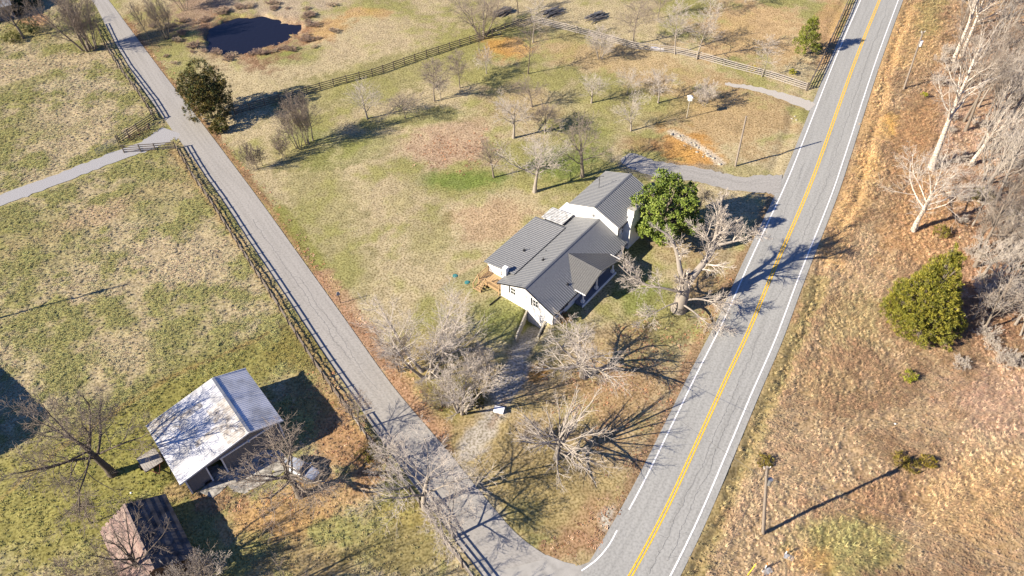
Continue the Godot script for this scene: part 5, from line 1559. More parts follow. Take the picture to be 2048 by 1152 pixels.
func build_shed() -> void:
	var A := deg_to_rad(144)
	var a := Vector3(sin(A), 0, -cos(A))
	var b := Vector3(a.z, 0, -a.x)
	var B := Basis(-a, Vector3.UP, b)
	var sgn := 1.0
	if B.determinant() < 0:
		B = Basis(a, Vector3.UP, b)
		sgn = -1.0
	var o := G(366, 1148, 0)
	o = Vector3(-37.2, 0, -31.4)
	var t := thing("shed", "old shed with brown shingles on one roof slope and black on the other", "shed", o, "", B)
	var D := 8.0 * sgn
	# roof: ridge at z = 2.6; eaves z = -0.4 and 6.2
	var zr := 2.7
	var hr := 4.1
	for q in [[Vector3(0, 0, 0), Vector3(0, 0, 5.9), Vector3(0, 2.5, 5.9), Vector3(0, hr - 0.15, zr), Vector3(0, 2.6, 0)], [Vector3(D, 0, 0), Vector3(D, 0, 5.9), Vector3(D, 2.5, 5.9), Vector3(D, hr - 0.15, zr), Vector3(D, 2.6, 0)]]:
		part("gable", wall_poly(q, Vector3(-1, 0, 0) if q[0].x * sgn < 1 else Vector3(1, 0, 0)), M.old_board, t)
	part("wall", bx(Vector3(D * 0.5, 1.2, 0.02), Vector3(absf(D) - 0.3, 2.6, 0.15)), M.old_board, t)
	part("wall", bx(Vector3(D * 0.5, 1.2, 5.88), Vector3(absf(D) - 0.3, 2.5, 0.15)), M.old_board, t)
	for k in 20:
		part("board", bx(Vector3(-0.03 * sgn, 1.25, 0.15 + k * 0.295), Vector3(0.05, 2.5, 0.25)), M.old_board, t)
	var x0 := -0.3 * sgn
	var x1 := D + 0.3 * sgn
	# brown slope: courses of shingles laid in strips
	var rng := RandomNumberGenerator.new()
	rng.seed = 41
	var rows := 13
	for r in rows:
		var f0 := float(r) / rows
		var f1 := (r + 1.0) / rows
		var za := lerpf(-0.45, zr, f0)
		var zb := lerpf(-0.45, zr, f1)
		var ya := lerpf(2.35, hr, f0) + 0.08
		var yb := lerpf(2.35, hr, f1) + 0.055
		var cuts := 9
		for c in cuts:
			var xa := lerpf(x0, x1, clampf((c + (0.5 if r % 2 else 0.0) - 0.25) / cuts, 0, 1))
			var xb := lerpf(x0, x1, clampf((c + 1 + (0.5 if r % 2 else 0.0) - 0.25) / cuts, 0, 1))
			if absf(xb - xa) < 0.05: continue
			part("shingle_strip", wall_poly([Vector3(xa, ya, za), Vector3(xb - 0.01 * sgn, ya, za), Vector3(xb - 0.01 * sgn, yb, zb + 0.05), Vector3(xa, yb, zb + 0.05)], Vector3(0, 1, -0.5), 0.035), [M.shingle, M.shingle, M.shingle_b, M.shingle_c][rng.randi() % 4], t)
	var tar := grained(lin(0.13, 0.122, 0.118), noise_tex(0.01, [[0.0, grey(0.4)], [0.5, grey(0.8)], [1.0, grey(1.0)]], 256, FastNoiseLite.TYPE_SIMPLEX_SMOOTH, 5, 91), 3.0, 0.7)
	for r in 5:
		var za := lerpf(6.4, zr, r / 5.0)
		var zb := lerpf(6.4, zr, (r + 1) / 5.0)
		var ya := lerpf(2.2, hr, r / 5.0) + 0.08 + 0.012 * r
		var yb := lerpf(2.2, hr, (r + 1) / 5.0) + 0.08 + 0.012 * r
		part("tar_strip", wall_poly([Vector3(x0, ya, za), Vector3(x1, ya, za), Vector3(x1, yb, zb - 0.06), Vector3(x0, yb, zb - 0.06)], Vector3(0, 1, 0.5), 0.05), tar, t)
	var rc := MB.new()
	rc.beam(Vector3(x0, hr + 0.1, zr), Vector3(x1, hr + 0.1, zr), 0.25, 0.05)
	part("ridge_cap", rc.done(), M.shingle_c, t)
	block_area([o + B * Vector3(0, 0, -0.2), o + B * Vector3(D, 0, -0.2), o + B * Vector3(D, 0, 6), o + B * Vector3(0, 0, 6)])

func simple_building(called: String, label: String, o: Vector3, az: float, L: float, W: float, he: float, hr: float, wall_m: Material, roof_m: Material) -> void:
	var a := Vector3(sin(deg_to_rad(az)), 0, -cos(deg_to_rad(az)))
	var t := thing(called, label, "barn" if called == "barn" else "building", o, "", Basis(a, Vector3.UP, a.cross(Vector3.UP)))
	for x in [0.0, L]:
		part("gable", wall_poly([Vector3(x, -0.1, 0), Vector3(x, -0.1, W), Vector3(x, he, W), Vector3(x, hr - 0.1, W * 0.5), Vector3(x, he, 0)], Vector3(-1 if x == 0.0 else 1, 0, 0)), wall_m, t)
	part("wall", bx(Vector3(L * 0.5, he * 0.5, 0.1), Vector3(L - 0.4, he, 0.18)), wall_m, t)
	part("wall", bx(Vector3(L * 0.5, he * 0.5, W - 0.1), Vector3(L - 0.4, he, 0.18)), wall_m, t)
	ribbed(t, "roof", [Vector3(-0.3, he - 0.05, -0.35), Vector3(L + 0.3, he - 0.05, -0.35), Vector3(L + 0.3, hr + 0.1, W * 0.5), Vector3(-0.3, hr + 0.1, W * 0.5)], Vector3(1, 0, 0), 0.4, roof_m)
	ribbed(t, "roof", [Vector3(-0.3, he - 0.05, W + 0.35), Vector3(L + 0.3, he - 0.05, W + 0.35), Vector3(L + 0.3, hr + 0.1, W * 0.5), Vector3(-0.3, hr + 0.1, W * 0.5)], Vector3(1, 0, 0), 0.4, roof_m)

# ---------------------------------------------------------------- smaller things
func utility_pole(x: float, y: float, h: float, r: float, label: String, lean := Vector2.ZERO, kind := 0) -> Vector3:
	var b := on_ground(G(x, y))
	var t := thing("utility_pole", label, "pole", b)
	var top := Vector3(lean.x * h, h, lean.y * h)
	var mb := MB.new()
	mb.tube(Vector3(0, -0.6, 0), top, r, r * 0.72, 10, true)
	part("shaft", mb.done(), M.pole, t)
	if kind > 0:
		var tr := MB.new()
		tr.tube(top * 0.80 + Vector3(0.3, -0.45, 0), top * 0.80 + Vector3(0.3, 0.45, 0), 0.24, 0.24, 10, true)
		part("transformer", tr.done(), M.white_paint if kind == 2 else M.steel, t)
		for d in [-0.2, 0.2]:
			var ins := MB.new()
			ins.tube(top + Vector3(d, -0.3, 0), top + Vector3(d * 1.6, 0.1, 0), 0.05, 0.03, 6, true)
			part("insulator", ins.done(), M.white_paint, t)
	return b + top

func wire(a: Vector3, b: Vector3, sag: float, label: String, r := 0.02) -> void:
	var mb := MB.new()
	var n := 24
	for i in n:
		var f := float(i) / n
		var g := (i + 1.0) / n
		mb.tube(a.lerp(b, f) - a - Vector3(0, sag * 4 * f * (1 - f), 0), a.lerp(b, g) - a - Vector3(0, sag * 4 * g * (1 - g), 0), r, r, 3)
	one("power_line", mb.done(), M.wire, label, "cable", a)

func build_small() -> void:
	var p1 := utility_pole(1471, 332, tall(G(1471, 332), 232), 0.16, "bare wooden pole standing beside the paved drive", Vector2(-0.02, 0))
	var p2 := utility_pole(1808, 178, tall(G(1808, 178), 62), 0.17, "utility pole with a transformer at the edge of the wood", Vector2(-0.06, 0), 2)
	var p3 := utility_pole(1529, 1066, 13.4, 0.19, "utility pole standing in the dry grass near the survey markers", Vector2(-0.2, 0.0), 1)
	var p4 := utility_pole(-62, 652, 11.0, 0.16, "utility pole in the pasture casting a long thin shadow", Vector2.ZERO, 1)
	wire(p3, p3 + Vector3(52, 0, 24), 1.2, "thin power line leaving the roadside pole over the dry grass")
	wire(p3 - Vector3(0, 1.4, 0), p3 + Vector3(50, -1.4, 28), 1.2, "lower cable leaving the roadside pole over the dry grass")
	wire(p3, p3 + Vector3(-28, 0, 42), 0.8, "thin power line leaving the roadside pole across the highway")
	wire(p2, p3, 1.8, "long power line strung along the highway between two poles", 0.01)
	wire(HO + HB * Vector3(0.3, 2.45, 8.75), p3 - Vector3(0, 1.8, 0), 1.6, "service cable strung from the house corner to the roadside pole", 0.016)
	# guy guard
	var gm := MB.new()
	var g0 := on_ground(G(1494, 1152))
	gm.tube(g0 - g0, Vector3(0.55, 2.0, -0.35), 0.04, 0.04, 6, true)
	one("guy_guard", gm.done(), M.yellow_paint, "yellow guy wire guard beside the highway", "guard", g0)
	# survey markers
	for q in [[1571, 1108, "white and orange marker post beside a flat grey box"], [1530, 1137, "white and orange marker post closest to the yellow guy guard"]]:
		var t := thing("marker_post", q[2], "post", on_ground(G(q[0], q[1])), "utility markers in the dry grass")
		var a := MB.new()
		a.tube(Vector3(0, -0.2, 0), Vector3(0, 0.85, 0), 0.055, 0.055, 8)
		part("post", a.done(), M.white_paint, t)
		var b := MB.new()
		b.tube(Vector3(0, 0.85, 0), Vector3(0, 1.15, 0), 0.058, 0.058, 8, true)
		part("orange_cap", b.done(), M.orange_paint, t)
	for q in [[1577, 1116, -0.5, "flat grey utility box lid beside the marker post"], [1534, 1144, 0.4, "flat grey utility box lid near the yellow guy guard"]]:
		var t := thing("utility_box", q[3], "box", on_ground(G(q[0], q[1])))
		t.rotation.y = q[2]
		part("base", bx(Vector3(0, 0.08, 0), Vector3(0.92, 0.3, 0.5)), M.concrete, t)
		part("lid", bx(Vector3(0, 0.27, 0), Vector3(0.98, 0.07, 0.56)), M.roof_shiny, t)
	# birdhouse
	var bb := on_ground(G(1373, 236))
	var bh := tall(bb, 197)
	var t := thing("birdhouse", "white birdhouse on a tall thin pole in the yard", "birdhouse", bb)
	var m := MB.new()
	m.tube(Vector3(0, -0.3, 0), Vector3(0.03, bh - 0.3, 0), 0.07, 0.065, 8)
	part("pole", m.done(), M.block, t)
	m = MB.new()
	m.box(Vector3(0.03, bh, 0), Vector3(0.62, 0.62, 0.62))
	part("box", m.done(), M.white_paint, t)
	m = MB.new()
	m.hexa(Vector3(0.03, bh + 0.45, 0), Vector3(0.85, 0.3, 0.85), Basis.IDENTITY, 0.15)
	part("roof", m.done(), M.white_paint, t)
	# road sign seen from behind
	var sb := on_ground(G(681, 606))
	t = thing("road_sign", "small blue grey sign on a dark post at the lane edge", "sign", sb)
	m = MB.new()
	m.beam(Vector3(0, -0.3, 0), Vector3(0, 1.75, 0), 0.07, 0.07)
	part("post", m.done(), M.dark_trim, t)
	m = MB.new()
	m.hexa(Vector3(0, 1.75, 0.03), Vector3(0.5, 0.42, 0.04), Basis(Vector3.UP, 0.5), 0.8)
	m.hexa(Vector3(0, 2.07, 0.03), Vector3(0.4, 0.22, 0.04), Basis(Vector3.UP, 0.5), 0.5)
	part("panel", m.done(), M.sign_back, t)
	# mailbox by the drive entry is a pale stone heap; reflectors
	for q in [[1590, 232], [1584, 236], [1593, 240]]: rock(q[0], q[1], 0.35, "pale stone in the grass by the gravel entry", "stones by the gravel entry", M.block)
	for q in [[404, 222, 0.5], [402, 231, 0.6], [408, 238, 0.45], [410, 226, 0.4]]: rock(q[0], q[1], q[2], "pale rubble stone at the lane edge below the dark cedar", "rubble at the cedar", M.concrete)
	for q in [[992, 62, 0.45], [998, 70, 0.4], [1001, 65, 0.3]]: rock(q[0], q[1], q[2], "pale stone under the brown fence by the large bare tree", "stones under the brown fence", M.block)
	var rng := RandomNumberGenerator.new()
	rng.seed = 8
	for k in 26:
		var f := k / 26.0
		rock(lerpf(1345, 1438, f) + rng.randf_range(-8, 8), lerpf(266, 326, f) + rng.randf_range(-6, 6), rng.randf_range(0.2, 0.55), "whitish rock in the row along the orange bank", "rocks along the orange bank", M.block)
	for q in [[262, 986], [211, 1117], [1648, 1044], [1864, 1076], [1790, 848]]: rock(q[0], q[1], 0.22, "small bright white scrap lying in the grass", "white scraps in the grass", M.white_paint)
	# well covers
	for q in [[910, 552, "teal septic lid on the lawn behind the deck"], [934, 565, "teal septic lid on the lawn closest to the deck stairs"]]:
		t = thing("septic_lid", q[2], "lid", on_ground(G(q[0], q[1])))
		m = MB.new()
		m.tube(Vector3(0, -0.1, 0), Vector3(0, 0.07, 0), 0.34, 0.33, 16, true)
		part("rim", m.done(), M.teal, t)
		m = MB.new()
		m.tube(Vector3(0, 0.07, 0), Vector3(0, 0.1, 0), 0.24, 0.22, 16, true)
		part("cover", m.done(), M.teal, t)
	# drain pipe on the lawn
	m = MB.new()
	var d0 := on_ground(G(1001, 594))
	m.tube(Vector3(0, 0.1, 0), on_ground(G(979, 611)) - d0 + Vector3(0, 0.08, 0), 0.09, 0.09, 8, true)
	one("drain_pipe", m.done(), M.rubber, "black drain pipe lying on the lawn at the house corner", "pipe", d0)
	# plank piles behind the fence
	for q in [[1005, 27, 1.9, "grey plank pile beside the large bare tree in the brown fence"], [1104, 27, 2.4, "dark plank pile just behind the fence corner"], [1191, 37, 2.6, "widest grey plank pile behind the bleached fence"]]: plank_pile(q[0], q[1], q[2], q[3])
	# white boards stacked at the bleached fence
	t = thing("board_stack", "white boards lying beside the bleached fence", "boards", on_ground(G(1315, 98)))
	for k in 7:
		m = MB.new()
		var dd := G(1335, 101) - G(1295, 93)
		dd.y = 0
		var x := dd.normalized()
		m.box(Vector3(0, 0.08 + 0.05 * (k % 3), 0) + Vector3(-x.z, 0, x.x) * (k - 3) * 0.14, Vector3(2.2 + 0.4 * (k % 2), 0.04, 0.16), Basis(x, Vector3.UP, x.cross(Vector3.UP)).rotated(Vector3.UP, 0.12 * ((k % 3) - 1)))
		part("board", m.done(), M.white_paint, t)
	trailer()
	car()
	# white panel lying by the gravel drive
	t = thing("appliance_panel", "white metal tub lying on the gravel basement drive", "tub", on_ground(G(998, 822)))
	t.rotation.y = -0.25
	m = MB.new()
	m.box(Vector3(0, 0.12, 0), Vector3(1.15, 0.06, 0.75))
	m.box(Vector3(0, 0.3, 0.36), Vector3(1.15, 0.4, 0.05))
	m.box(Vector3(0, 0.3, -0.36), Vector3(1.15, 0.4, 0.05))
	m.box(Vector3(0.56, 0.3, 0), Vector3(0.05, 0.4, 0.68))
	m.box(Vector3(-0.56, 0.3, 0), Vector3(0.05, 0.4, 0.68))
	part("tub", m.done(), M.white_paint, t)
	m = MB.new()
	m.cbox(Vector3(0.05, 0.53, 0.05), Vector3(1.2, 0.05, 0.8), Basis(Vector3(0, 0, 1), 0.06), 0.02)
	part("lid", m.done(), M.white_paint, t)

func rock(x: float, y: float, s: float, label: String, group: String, m: Material) -> void:
	var rng := RandomNumberGenerator.new()
	rng.seed = int(x * 31 + y * 17)
	var mb := MB.new()
	var pts := []
	for i in 5:
		var row := []
		for k in 7:
			var a := TAU * k / 7.0
			var b := PI * i / 4.0
			row.append(Vector3(sin(b) * cos(a) * 1.2, cos(b) * 0.62, sin(b) * sin(a)) * s * 0.5 * (1.0 if i == 0 or i == 4 else rng.randf_range(0.72, 1.2)))
		pts.append(row)
	for i in 4:
		for k in 7:
			var q := (k + 1) % 7
			var c: Vector3 = pts[i][k] + pts[i + 1][q]
			mb.tri(pts[i][k], pts[i + 1][k], pts[i + 1][q], c)
			mb.tri(pts[i][k], pts[i + 1][q], pts[i][q], c)
	one("rock" if m != M.white_paint else "scrap", mb.done(), m, label, "rock" if m != M.white_paint else "litter", on_ground(G(x, y)) + Vector3(0, s * 0.12, 0), group)

func plank_pile(x: float, y: float, w: float, label: String) -> void:
	var b := on_ground(G(x, y))
	var t := thing("plank_pile", label, "planks", b)
	var rng := RandomNumberGenerator.new()
	rng.seed = int(x)
	var base := deg_to_rad(-35)
	for k in 46:
		var L := rng.randf_range(2.0, 3.8)
		var lay := k / 9
		var a := base + rng.randf_range(-0.35, 0.35)
		var mb := MB.new()
		mb.box(Vector3(0, 0, 0), Vector3(L, 0.05, 0.16))
		var p := part("plank", mb.done(), M.grey_plank if k % 4 else M.fence_b, t)
		p.rotation = Vector3(rng.randf_range(-0.3, 0.3), -a, rng.randf_range(-0.12, 0.12))
		var s := 1.0 - lay * 0.14
		p.position = Vector3(rng.randf_range(-w, w) * 0.5 * s, 0.15 + lay * 0.16, rng.randf_range(-w, w) * 0.5 * s)

func trailer() -> void:
	var c := on_ground(G(304, 926))
	var dx := (G(322, 935) - G(300, 903))
	dx.y = 0
	dx = dx.normalized()
	var t := thing("flat_trailer", "small flat trailer with a weathered plank deck beside the barn", "trailer", c, "", Basis(dx, Vector3.UP, dx.cross(Vector3.UP)))
	for k in 9:
		var mb := MB.new()
		mb.cbox(Vector3(0, 0.62, -0.96 + k * 0.24), Vector3(2.3, 0.05, 0.225), Basis.IDENTITY, 0.01)
		part("plank", mb.done(), M.deck_plank, t)
	var f := MB.new()
	for z in [-1.05, 1.05]: f.box(Vector3(0, 0.55, z), Vector3(2.36, 0.1, 0.06))
	for x in [-1.15, 0.0, 1.15]: f.box(Vector3(x, 0.55, 0), Vector3(0.06, 0.1, 2.1))
	f.beam(Vector3(1.1, 0.52, 0.6), Vector3(2.3, 0.45, 0), 0.07, 0.08)
	f.beam(Vector3(1.1, 0.52, -0.6), Vector3(2.3, 0.45, 0), 0.07, 0.08)
	f.box(Vector3(0, 0.35, 0), Vector3(0.08, 0.08, 2.2))
	part("frame", f.done(), M.rust, t)
	for z in [-1.22, 1.22]:
		var w := MB.new()
		w.tube(Vector3(0, 0.33, z - 0.1), Vector3(0, 0.33, z + 0.1), 0.33, 0.33, 16, true)
		part("wheel", w.done(), M.rubber, t)
	var st := MB.new()
	for q in [[-1.12, -1.0], [-1.12, 1.0], [1.12, -1.0], [1.12, 1.0]]: st.box(Vector3(q[0], 0.72, q[1]), Vector3(0.06, 0.4, 0.06))
	part("stake", st.done(), M.rust, t)

func car() -> void:
	# a silver car nosing away from the barn, under the gnarled tree
	var c := on_ground(G(604, 944))
	var dx := G(640, 962) - G(575, 928)
	dx.y = 0
	dx = dx.normalized()
	var t := thing("parked_car", "silver car parked under the gnarled bare tree beside the barn", "car", c, "", Basis(dx, Vector3.UP, dx.cross(Vector3.UP)))
	# outline of the side: bottom and top heights along the length, half widths
	var body := MB.new()
	var sec := [[-2.1, 0.45, 0.78, 0.66], [-1.95, 0.32, 0.95, 0.78], [-1.3, 0.28, 0.98, 0.85], [-0.4, 0.26, 0.97, 0.87], [0.6, 0.26, 0.96, 0.87], [1.2, 0.28, 0.92, 0.85], [1.8, 0.32, 0.82, 0.8], [2.1, 0.42, 0.68, 0.66]]
	rings(body, sec)
	part("body", body.done(), M.silver, t)
	var cab := MB.new()
	rings(cab, [[-1.75, 0.94, 0.99, 0.72], [-1.25, 0.94, 1.36, 0.64], [-0.7, 0.94, 1.47, 0.62], [0.1, 0.94, 1.46, 0.62], [0.35, 0.94, 1.40, 0.63], [1.0, 0.93, 0.99, 0.72]])
	part("windows", cab.done(), M.glass, t)
	var roof := MB.new()
	rings(roof, [[-1.22, 1.34, 1.40, 0.60], [-0.7, 1.43, 1.50, 0.62], [0.1, 1.43, 1.49, 0.62], [0.34, 1.37, 1.43, 0.60]])
	part("roof", roof.done(), M.silver, t)
	for x in [-1.32, 1.3]:
		for z in [-0.78, 0.78]:
			var w := MB.new()
			w.tube(Vector3(x, 0.3, z - 0.1), Vector3(x, 0.3, z + 0.1), 0.31, 0.31, 18, true)
			w.tube(Vector3(x, 0.3, z + 0.1), Vector3(x, 0.3, z - 0.1), 0.31, 0.31, 18, true)
			var wh := part("wheel", w.done(), M.rubber, t)
			var h := MB.new()
			var s := signf(z)
			h.tube(Vector3(x, 0.3, z + 0.09 * s), Vector3(x, 0.3, z + 0.115 * s), 0.2, 0.18, 14, true)
			part("rim", h.done(), M.steel, wh)
	for z in [-0.5, 0.5]:
		part("headlight", bx(Vector3(2.03, 0.62, z), Vector3(0.12, 0.12, 0.3)), M.white_paint, t)
		part("tail_light", bx(Vector3(-2.05, 0.75, z * 1.1), Vector3(0.1, 0.14, 0.2)), M.rust, t)
		part("mirror", bx(Vector3(0.72, 1.0, z * 1.9), Vector3(0.14, 0.12, 0.18)), M.silver, t)
	# white pipe lying behind it
	var pm := MB.new()
	var a := on_ground(G(536, 909))
	var b := on_ground(G(589, 936))
	pm.tube(Vector3(0, 0.22, 0), b - a + Vector3(0, 0.2, 0), 0.06, 0.06, 8, true)
	one("white_pipe", pm.done(), M.white_paint, "long white pipe lying on the concrete before the barn", "pipe", a)

func rings(mb: MB, sec: Array) -> void:
	# loft of rounded cross sections along x: [x, low, high, half width]
	var n := 14
	var rows := []
	for s in sec:
		var row := []
		for k in n:
			var g := TAU * k / n
			var cx := signf(cos(g)) * pow(absf(cos(g)), 0.45)
			var sy := signf(sin(g)) * pow(absf(sin(g)), 0.45)
			row.append(Vector3(s[0], (s[1] + s[2]) * 0.5 + sy * (s[2] - s[1]) * 0.5, cx * s[3]))
		rows.append(row)
	for i in rows.size() - 1:
		var c := Vector3((sec[i][0] + sec[i + 1][0]) * 0.5, (sec[i][1] + sec[i][2]) * 0.5, 0)
		for k in n:
			var q := (k + 1) % n
			mb.quad(rows[i][k], rows[i + 1][k], rows[i + 1][q], rows[i][q], (rows[i][k] + rows[i + 1][q]) * 0.5 - c)
	for e in [0, rows.size() - 1]:
		var mid := Vector3(sec[e][0], (sec[e][1] + sec[e][2]) * 0.5, 0)
		for k in n: mb.tri(mid, rows[e][k], rows[e][(k + 1) % n], Vector3(-1 if e == 0 else 1, 0, 0))

# ---------------------------------------------------------------- grass and fallen leaves
func tuft_mesh(blades: int, h: float, spread: float, w: float, sd: int, droop := 0.5, lay := Vector3.ZERO) -> ArrayMesh:
	var rng := RandomNumberGenerator.new()
	rng.seed = sd
	var mb := MB.new()
	for k in blades:
		var g := TAU * k / blades + rng.randf_range(-0.4, 0.4)
		var out := (Vector3(cos(g), 0, sin(g)) + lay * rng.randf_range(0.4, 1.4)).normalized()
		var s := Vector3(-out.z, 0, out.x) * w * 0.5
		var sp := spread * rng.randf_range(0.4, 1.1)
		var hh := h * rng.randf_range(0.6, 1.1)
		var p0 := out * 0.03 * rng.randf()
		var p1 := out * sp * 0.45 + Vector3(0, hh * 0.8, 0)
		var p2 := out * sp + Vector3(0, hh * (1.0 - droop * rng.randf()), 0)
		mb.quad(p0 - s, p0 + s, p1 + s * 0.9, p1 - s * 0.9, Vector3.UP)
		mb.tri(p1 - s * 0.9, p1 + s * 0.9, p2, Vector3.UP)
	return mb.done()

func scatter(called: String, label: String, mesh: Mesh, m: Material, density: float, sd: int, test: Callable, smin: float, smax: float, tint: Callable, lift := 0.0, swing := PI) -> void:
	var rng := RandomNumberGenerator.new()
	rng.seed = sd
	var gap := 1.0 / sqrt(density)
	var tf := []
	var cl := PackedColorArray()
	var z := -162.0
	while z < -26.0:
		var reach := 12.0 + (EYE - z) * 0.0 + absf(z) * 0.68 + 24.0
		var x := -reach
		while x < reach:
			var px := x + rng.randf_range(-0.5, 0.5) * gap
			var pz := z + rng.randf_range(-0.5, 0.5) * gap
			var k := gi(px, pz)
			if gpaved[k] == 0:
				var pr: float = test.call(px, pz)
				if pr > 0.0 and rng.randf() < pr and in_view(Vector3(px, 0, pz), 30.0):
					var s := rng.randf_range(smin, smax)
					var b := Basis(Vector3.UP, -0.9 + n1.get_noise_2d(px * 1.5, pz * 1.5) * 2.5 * (1.0 if swing < 3.0 else 0.0) + rng.randf_range(-swing, swing)).scaled(Vector3(s, s * rng.randf_range(0.8, 1.25), s))
					tf.append(Transform3D(b, Vector3(px, ghgt[k] - 0.03 + lift, pz)))
					cl.append(tint.call(gcol[k], rng))
			x += gap
		z += gap
	var mm := MultiMesh.new()
	mm.transform_format = MultiMesh.TRANSFORM_3D
	mm.use_colors = true
	mm.mesh = mesh
	mm.instance_count = tf.size()
	for i in tf.size():
		mm.set_instance_transform(i, tf[i])
		mm.set_instance_color(i, cl[i])
	var o := MultiMeshInstance3D.new()
	o.name = numbered(called)
	o.multimesh = mm
	o.material_override = m
	add_child(o)
	o.set_meta("label", label)
	o.set_meta("category", "grass" if called.contains("grass") else "leaves")
	o.set_meta("kind", "stuff")
	print(called, " ", tf.size())

func build_grass() -> void:
	var lane_mid := func(z: float) -> float: return (x_at(side_l, z) + x_at(side_r, z)) * 0.5
	var tint := func(c: Color, r: RandomNumberGenerator) -> Color:
		var f := r.randf_range(0.8, 1.2)
		var g := r.randf_range(-0.06, 0.06)
		return Color(c.r * f * (1.0 - g), c.g * f * (1.0 + g * 0.4), c.b * f)
	var field := func(x: float, z: float) -> float:
		if x > x_at(side_l, z) - 0.4: return 0.0
		return clampf(0.75 + n2.get_noise_2d(x, z) * 1.2, 0.15, 1.0) * (0.45 if (x < 0 and z > -52.0 - (x + 50) * 0.3 and x > -60) else 1.0)
	scatter("pasture_grass", "tussocky olive and straw grass of the pasture left of the lane", tuft_mesh(13, 0.16, 0.27, 0.045, 1, 0.7), M.tuft, 14.0, 101, field, 0.55, 1.25, tint)
	var lawn := func(x: float, z: float) -> float:
		if x < x_at(side_r, z) + 0.3 or x > x_at(main_line, z) - 4.0: return 0.0
		return clampf(0.6 + n2.get_noise_2d(x * 0.7, z * 0.7) * 1.1, 0.1, 1.0)
	scatter("lawn_grass", "short mixed green and tan grass of the yard between lane and highway", tuft_mesh(10, 0.075, 0.18, 0.04, 2, 0.7), M.tuft, 9.0, 102, lawn, 0.5, 1.15, tint)
	var dry := func(x: float, z: float) -> float:
		var d := x - x_at(main_line, z)
		if d < 4.6: return 0.0
		var k := clampf(0.7 + n2.get_noise_2d(x, z) * 1.3, 0.15, 1.0) * smoothstep(4.6, 8.0, d)
		if z < -75.0 and d > 14.0: k *= 0.5
		return k
	scatter("dry_grass", "tall matted tan grass on the slope beyond the highway", tuft_mesh(18, 0.30, 0.72, 0.032, 3, 0.9, Vector3(1.1, 0, 0)), M.tuft, 14.0, 103, dry, 0.5, 1.3, tint, 0.0, 0.75)
	# fallen leaves in drifts along the verges and under the trees
	var lm := MB.new()
	var r := RandomNumberGenerator.new()
	r.seed = 3
	for k in 7:
		var p := Vector3(r.randf_range(-0.3, 0.3), 0.02 + r.randf() * 0.06, r.randf_range(-0.3, 0.3))
		var d := Vector3(r.randf_range(-1, 1), r.randf_range(-0.4, 0.5), r.randf_range(-1, 1)).normalized()
		var s := d.cross(Vector3.UP).normalized() * 0.07
		lm.quad(p - d * 0.08, p + s, p + d * 0.08, p - s, Vector3.UP)
	var drift := []
	for q in [[[[250, 40], [400, 235], [520, 390], [600, 500], [700, 640], [800, 775], [890, 890]], 1.8], [[[690, 640], [760, 720], [860, 850]], 3.2], [[[640, 800], [700, 880], [720, 930]], 6.0], [[[1440, 560], [1410, 640], [1350, 780], [1240, 1000], [1180, 1080], [1120, 1095]], 3.0], [[[1960, 60], [1970, 300], [1990, 560]], 24.0], [[[1980, 780], [2040, 800]], 12.0], [[[420, 990], [520, 1010], [640, 980]], 3.0], [[[420, 40], [500, 105], [600, 60]], 4.0], [[[1180, 800], [1260, 740], [1300, 700]], 7.0], [[[880, 300], [930, 300]], 7.0]]:
		var pts := []
		for e in q[0]: pts.append(G(e[0], e[1]))
		drift.append([pts, q[1]])
	var near := func(x: float, z: float) -> float:
		var best := 0.0
		for q in drift:
			for i in q[0].size() - 1:
				var d := seg_dist(Vector3(x, 0, z), q[0][i], q[0][i + 1])
				best = maxf(best, 1.0 - d / q[1])
		return best * clampf(0.7 + n2.get_noise_2d(x * 2.0, z * 2.0) * 1.2, 0.1, 1.0)
	var brown := func(c: Color, rr: RandomNumberGenerator) -> Color:
		var f := rr.randf_range(0.6, 1.4)
		return [C(0.34, 0.205, 0.125), C(0.26, 0.15, 0.09), C(0.44, 0.30, 0.19), C(0.36, 0.19, 0.10)][rr.randi() % 4] * f
	scatter("fallen_leaves", "brown fallen leaves drifted along verges and under trees", lm.done(), M.leaf_litter, 3.0, 104, near, 0.7, 1.3, brown, 0.02)

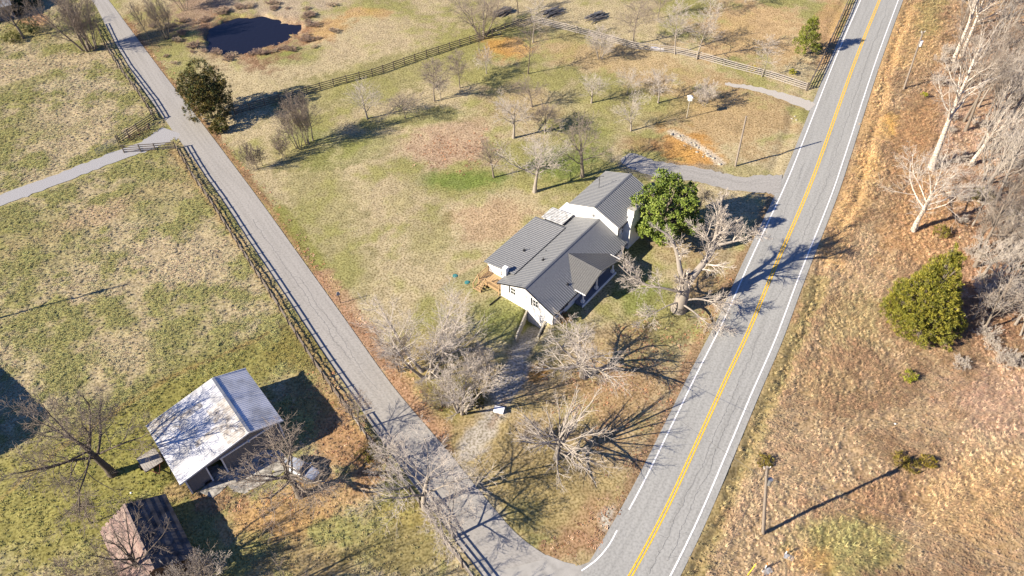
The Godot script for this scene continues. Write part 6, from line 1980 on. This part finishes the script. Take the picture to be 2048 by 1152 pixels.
# ----------------------------------------------------------------
func _ready() -> void:
	lens_vectors()
	var cam := Camera3D.new()
	cam.name = "camera"
	cam.transform = Transform3D(Basis(rt, up, -fw), Vector3(0, EYE, 0))
	cam.fov = rad_to_deg(2.0 * atan(576.0 / FOCAL))
	cam.near = 0.5
	cam.far = 6000.0
	add_child(cam)
	cam.current = true
	var env := Environment.new()
	env.background_mode = Environment.BG_SKY
	var sm := ProceduralSkyMaterial.new()
	sm.sky_top_color = Color(0.30, 0.46, 0.76)
	sm.sky_horizon_color = Color(0.66, 0.75, 0.86)
	sm.sky_curve = 0.12
	sm.ground_bottom_color = Color(0.35, 0.33, 0.25)
	sm.ground_horizon_color = Color(0.55, 0.58, 0.60)
	sm.sun_angle_max = 1.0
	var sky := Sky.new()
	sky.sky_material = sm
	env.sky = sky
	env.background_energy_multiplier = 0.39
	env.tonemap_mode = Environment.TONE_MAPPER_LINEAR
	env.tonemap_exposure = 2.55
	env.sdfgi_enabled = true
	env.ssao_enabled = true
	env.ssil_enabled = true
	var we := WorldEnvironment.new()
	we.name = "world"
	we.environment = env
	add_child(we)
	var sun := DirectionalLight3D.new()
	sun.name = "sun"
	sun.light_energy = 1.6
	sun.light_color = Color(1.0, 0.945, 0.86)
	sun.light_angular_distance = 0.5
	sun.shadow_enabled = true
	add_child(sun)
	var az := deg_to_rad(69.0)
	var el := deg_to_rad(29.5)
	sun.look_at_from_position(Vector3.ZERO, Vector3(sin(az) * cos(el), -sin(el), -cos(az) * cos(el)), Vector3.UP)

	make_materials()
	var A := deg_to_rad(39.4)
	HB = Basis(Vector3(sin(A), 0, -cos(A)), Vector3.UP, Vector3(cos(A), 0, sin(A)))
	HO = G(1002.5, 590.6)
	var pts := []
	for q in main_px: pts.append(G(q[0], q[1]))
	main_line = smooth_line(pts, 8)
	var pl := []
	var pr := []
	for q in side_px:
		pl.append(G(q[0][0], q[0][1]))
		pr.append(G(q[1][0], q[1][1]))
	side_l = smooth_line(pl, 8)
	side_r = smooth_line(pr, 8)
	var t0 := Time.get_ticks_msec()
	build_ground()
	print("ground ", Time.get_ticks_msec() - t0)
	build_roads()
	build_house()
	build_barn()
	build_shed()
	simple_building("barn", "large barn beside the pasture fence casting a peaked shadow", G(93, 830) - Vector3(0.934, 0, -0.358) * 8.8 - Vector3(sin(deg_to_rad(130)), 0, -cos(deg_to_rad(130))) * 12.0, 130.0, 12.0, 10.0, 5.0, 6.6, M.barn_wall, M.roof_white)
	simple_building("outbuilding", "grey roofed building at the head of the lane", G(-75, 25), 60.0, 9.0, 8.0, 2.8, 4.4, M.barn_wall, M.roof_shiny)
	build_fences()
	print("fences ", Time.get_ticks_msec() - t0)
	build_bare_trees()
	print("trees ", Time.get_ticks_msec() - t0)
	build_evergreens()
	build_small()
	print("small ", Time.get_ticks_msec() - t0)
	build_grass()
	print("done ", Time.get_ticks_msec() - t0)
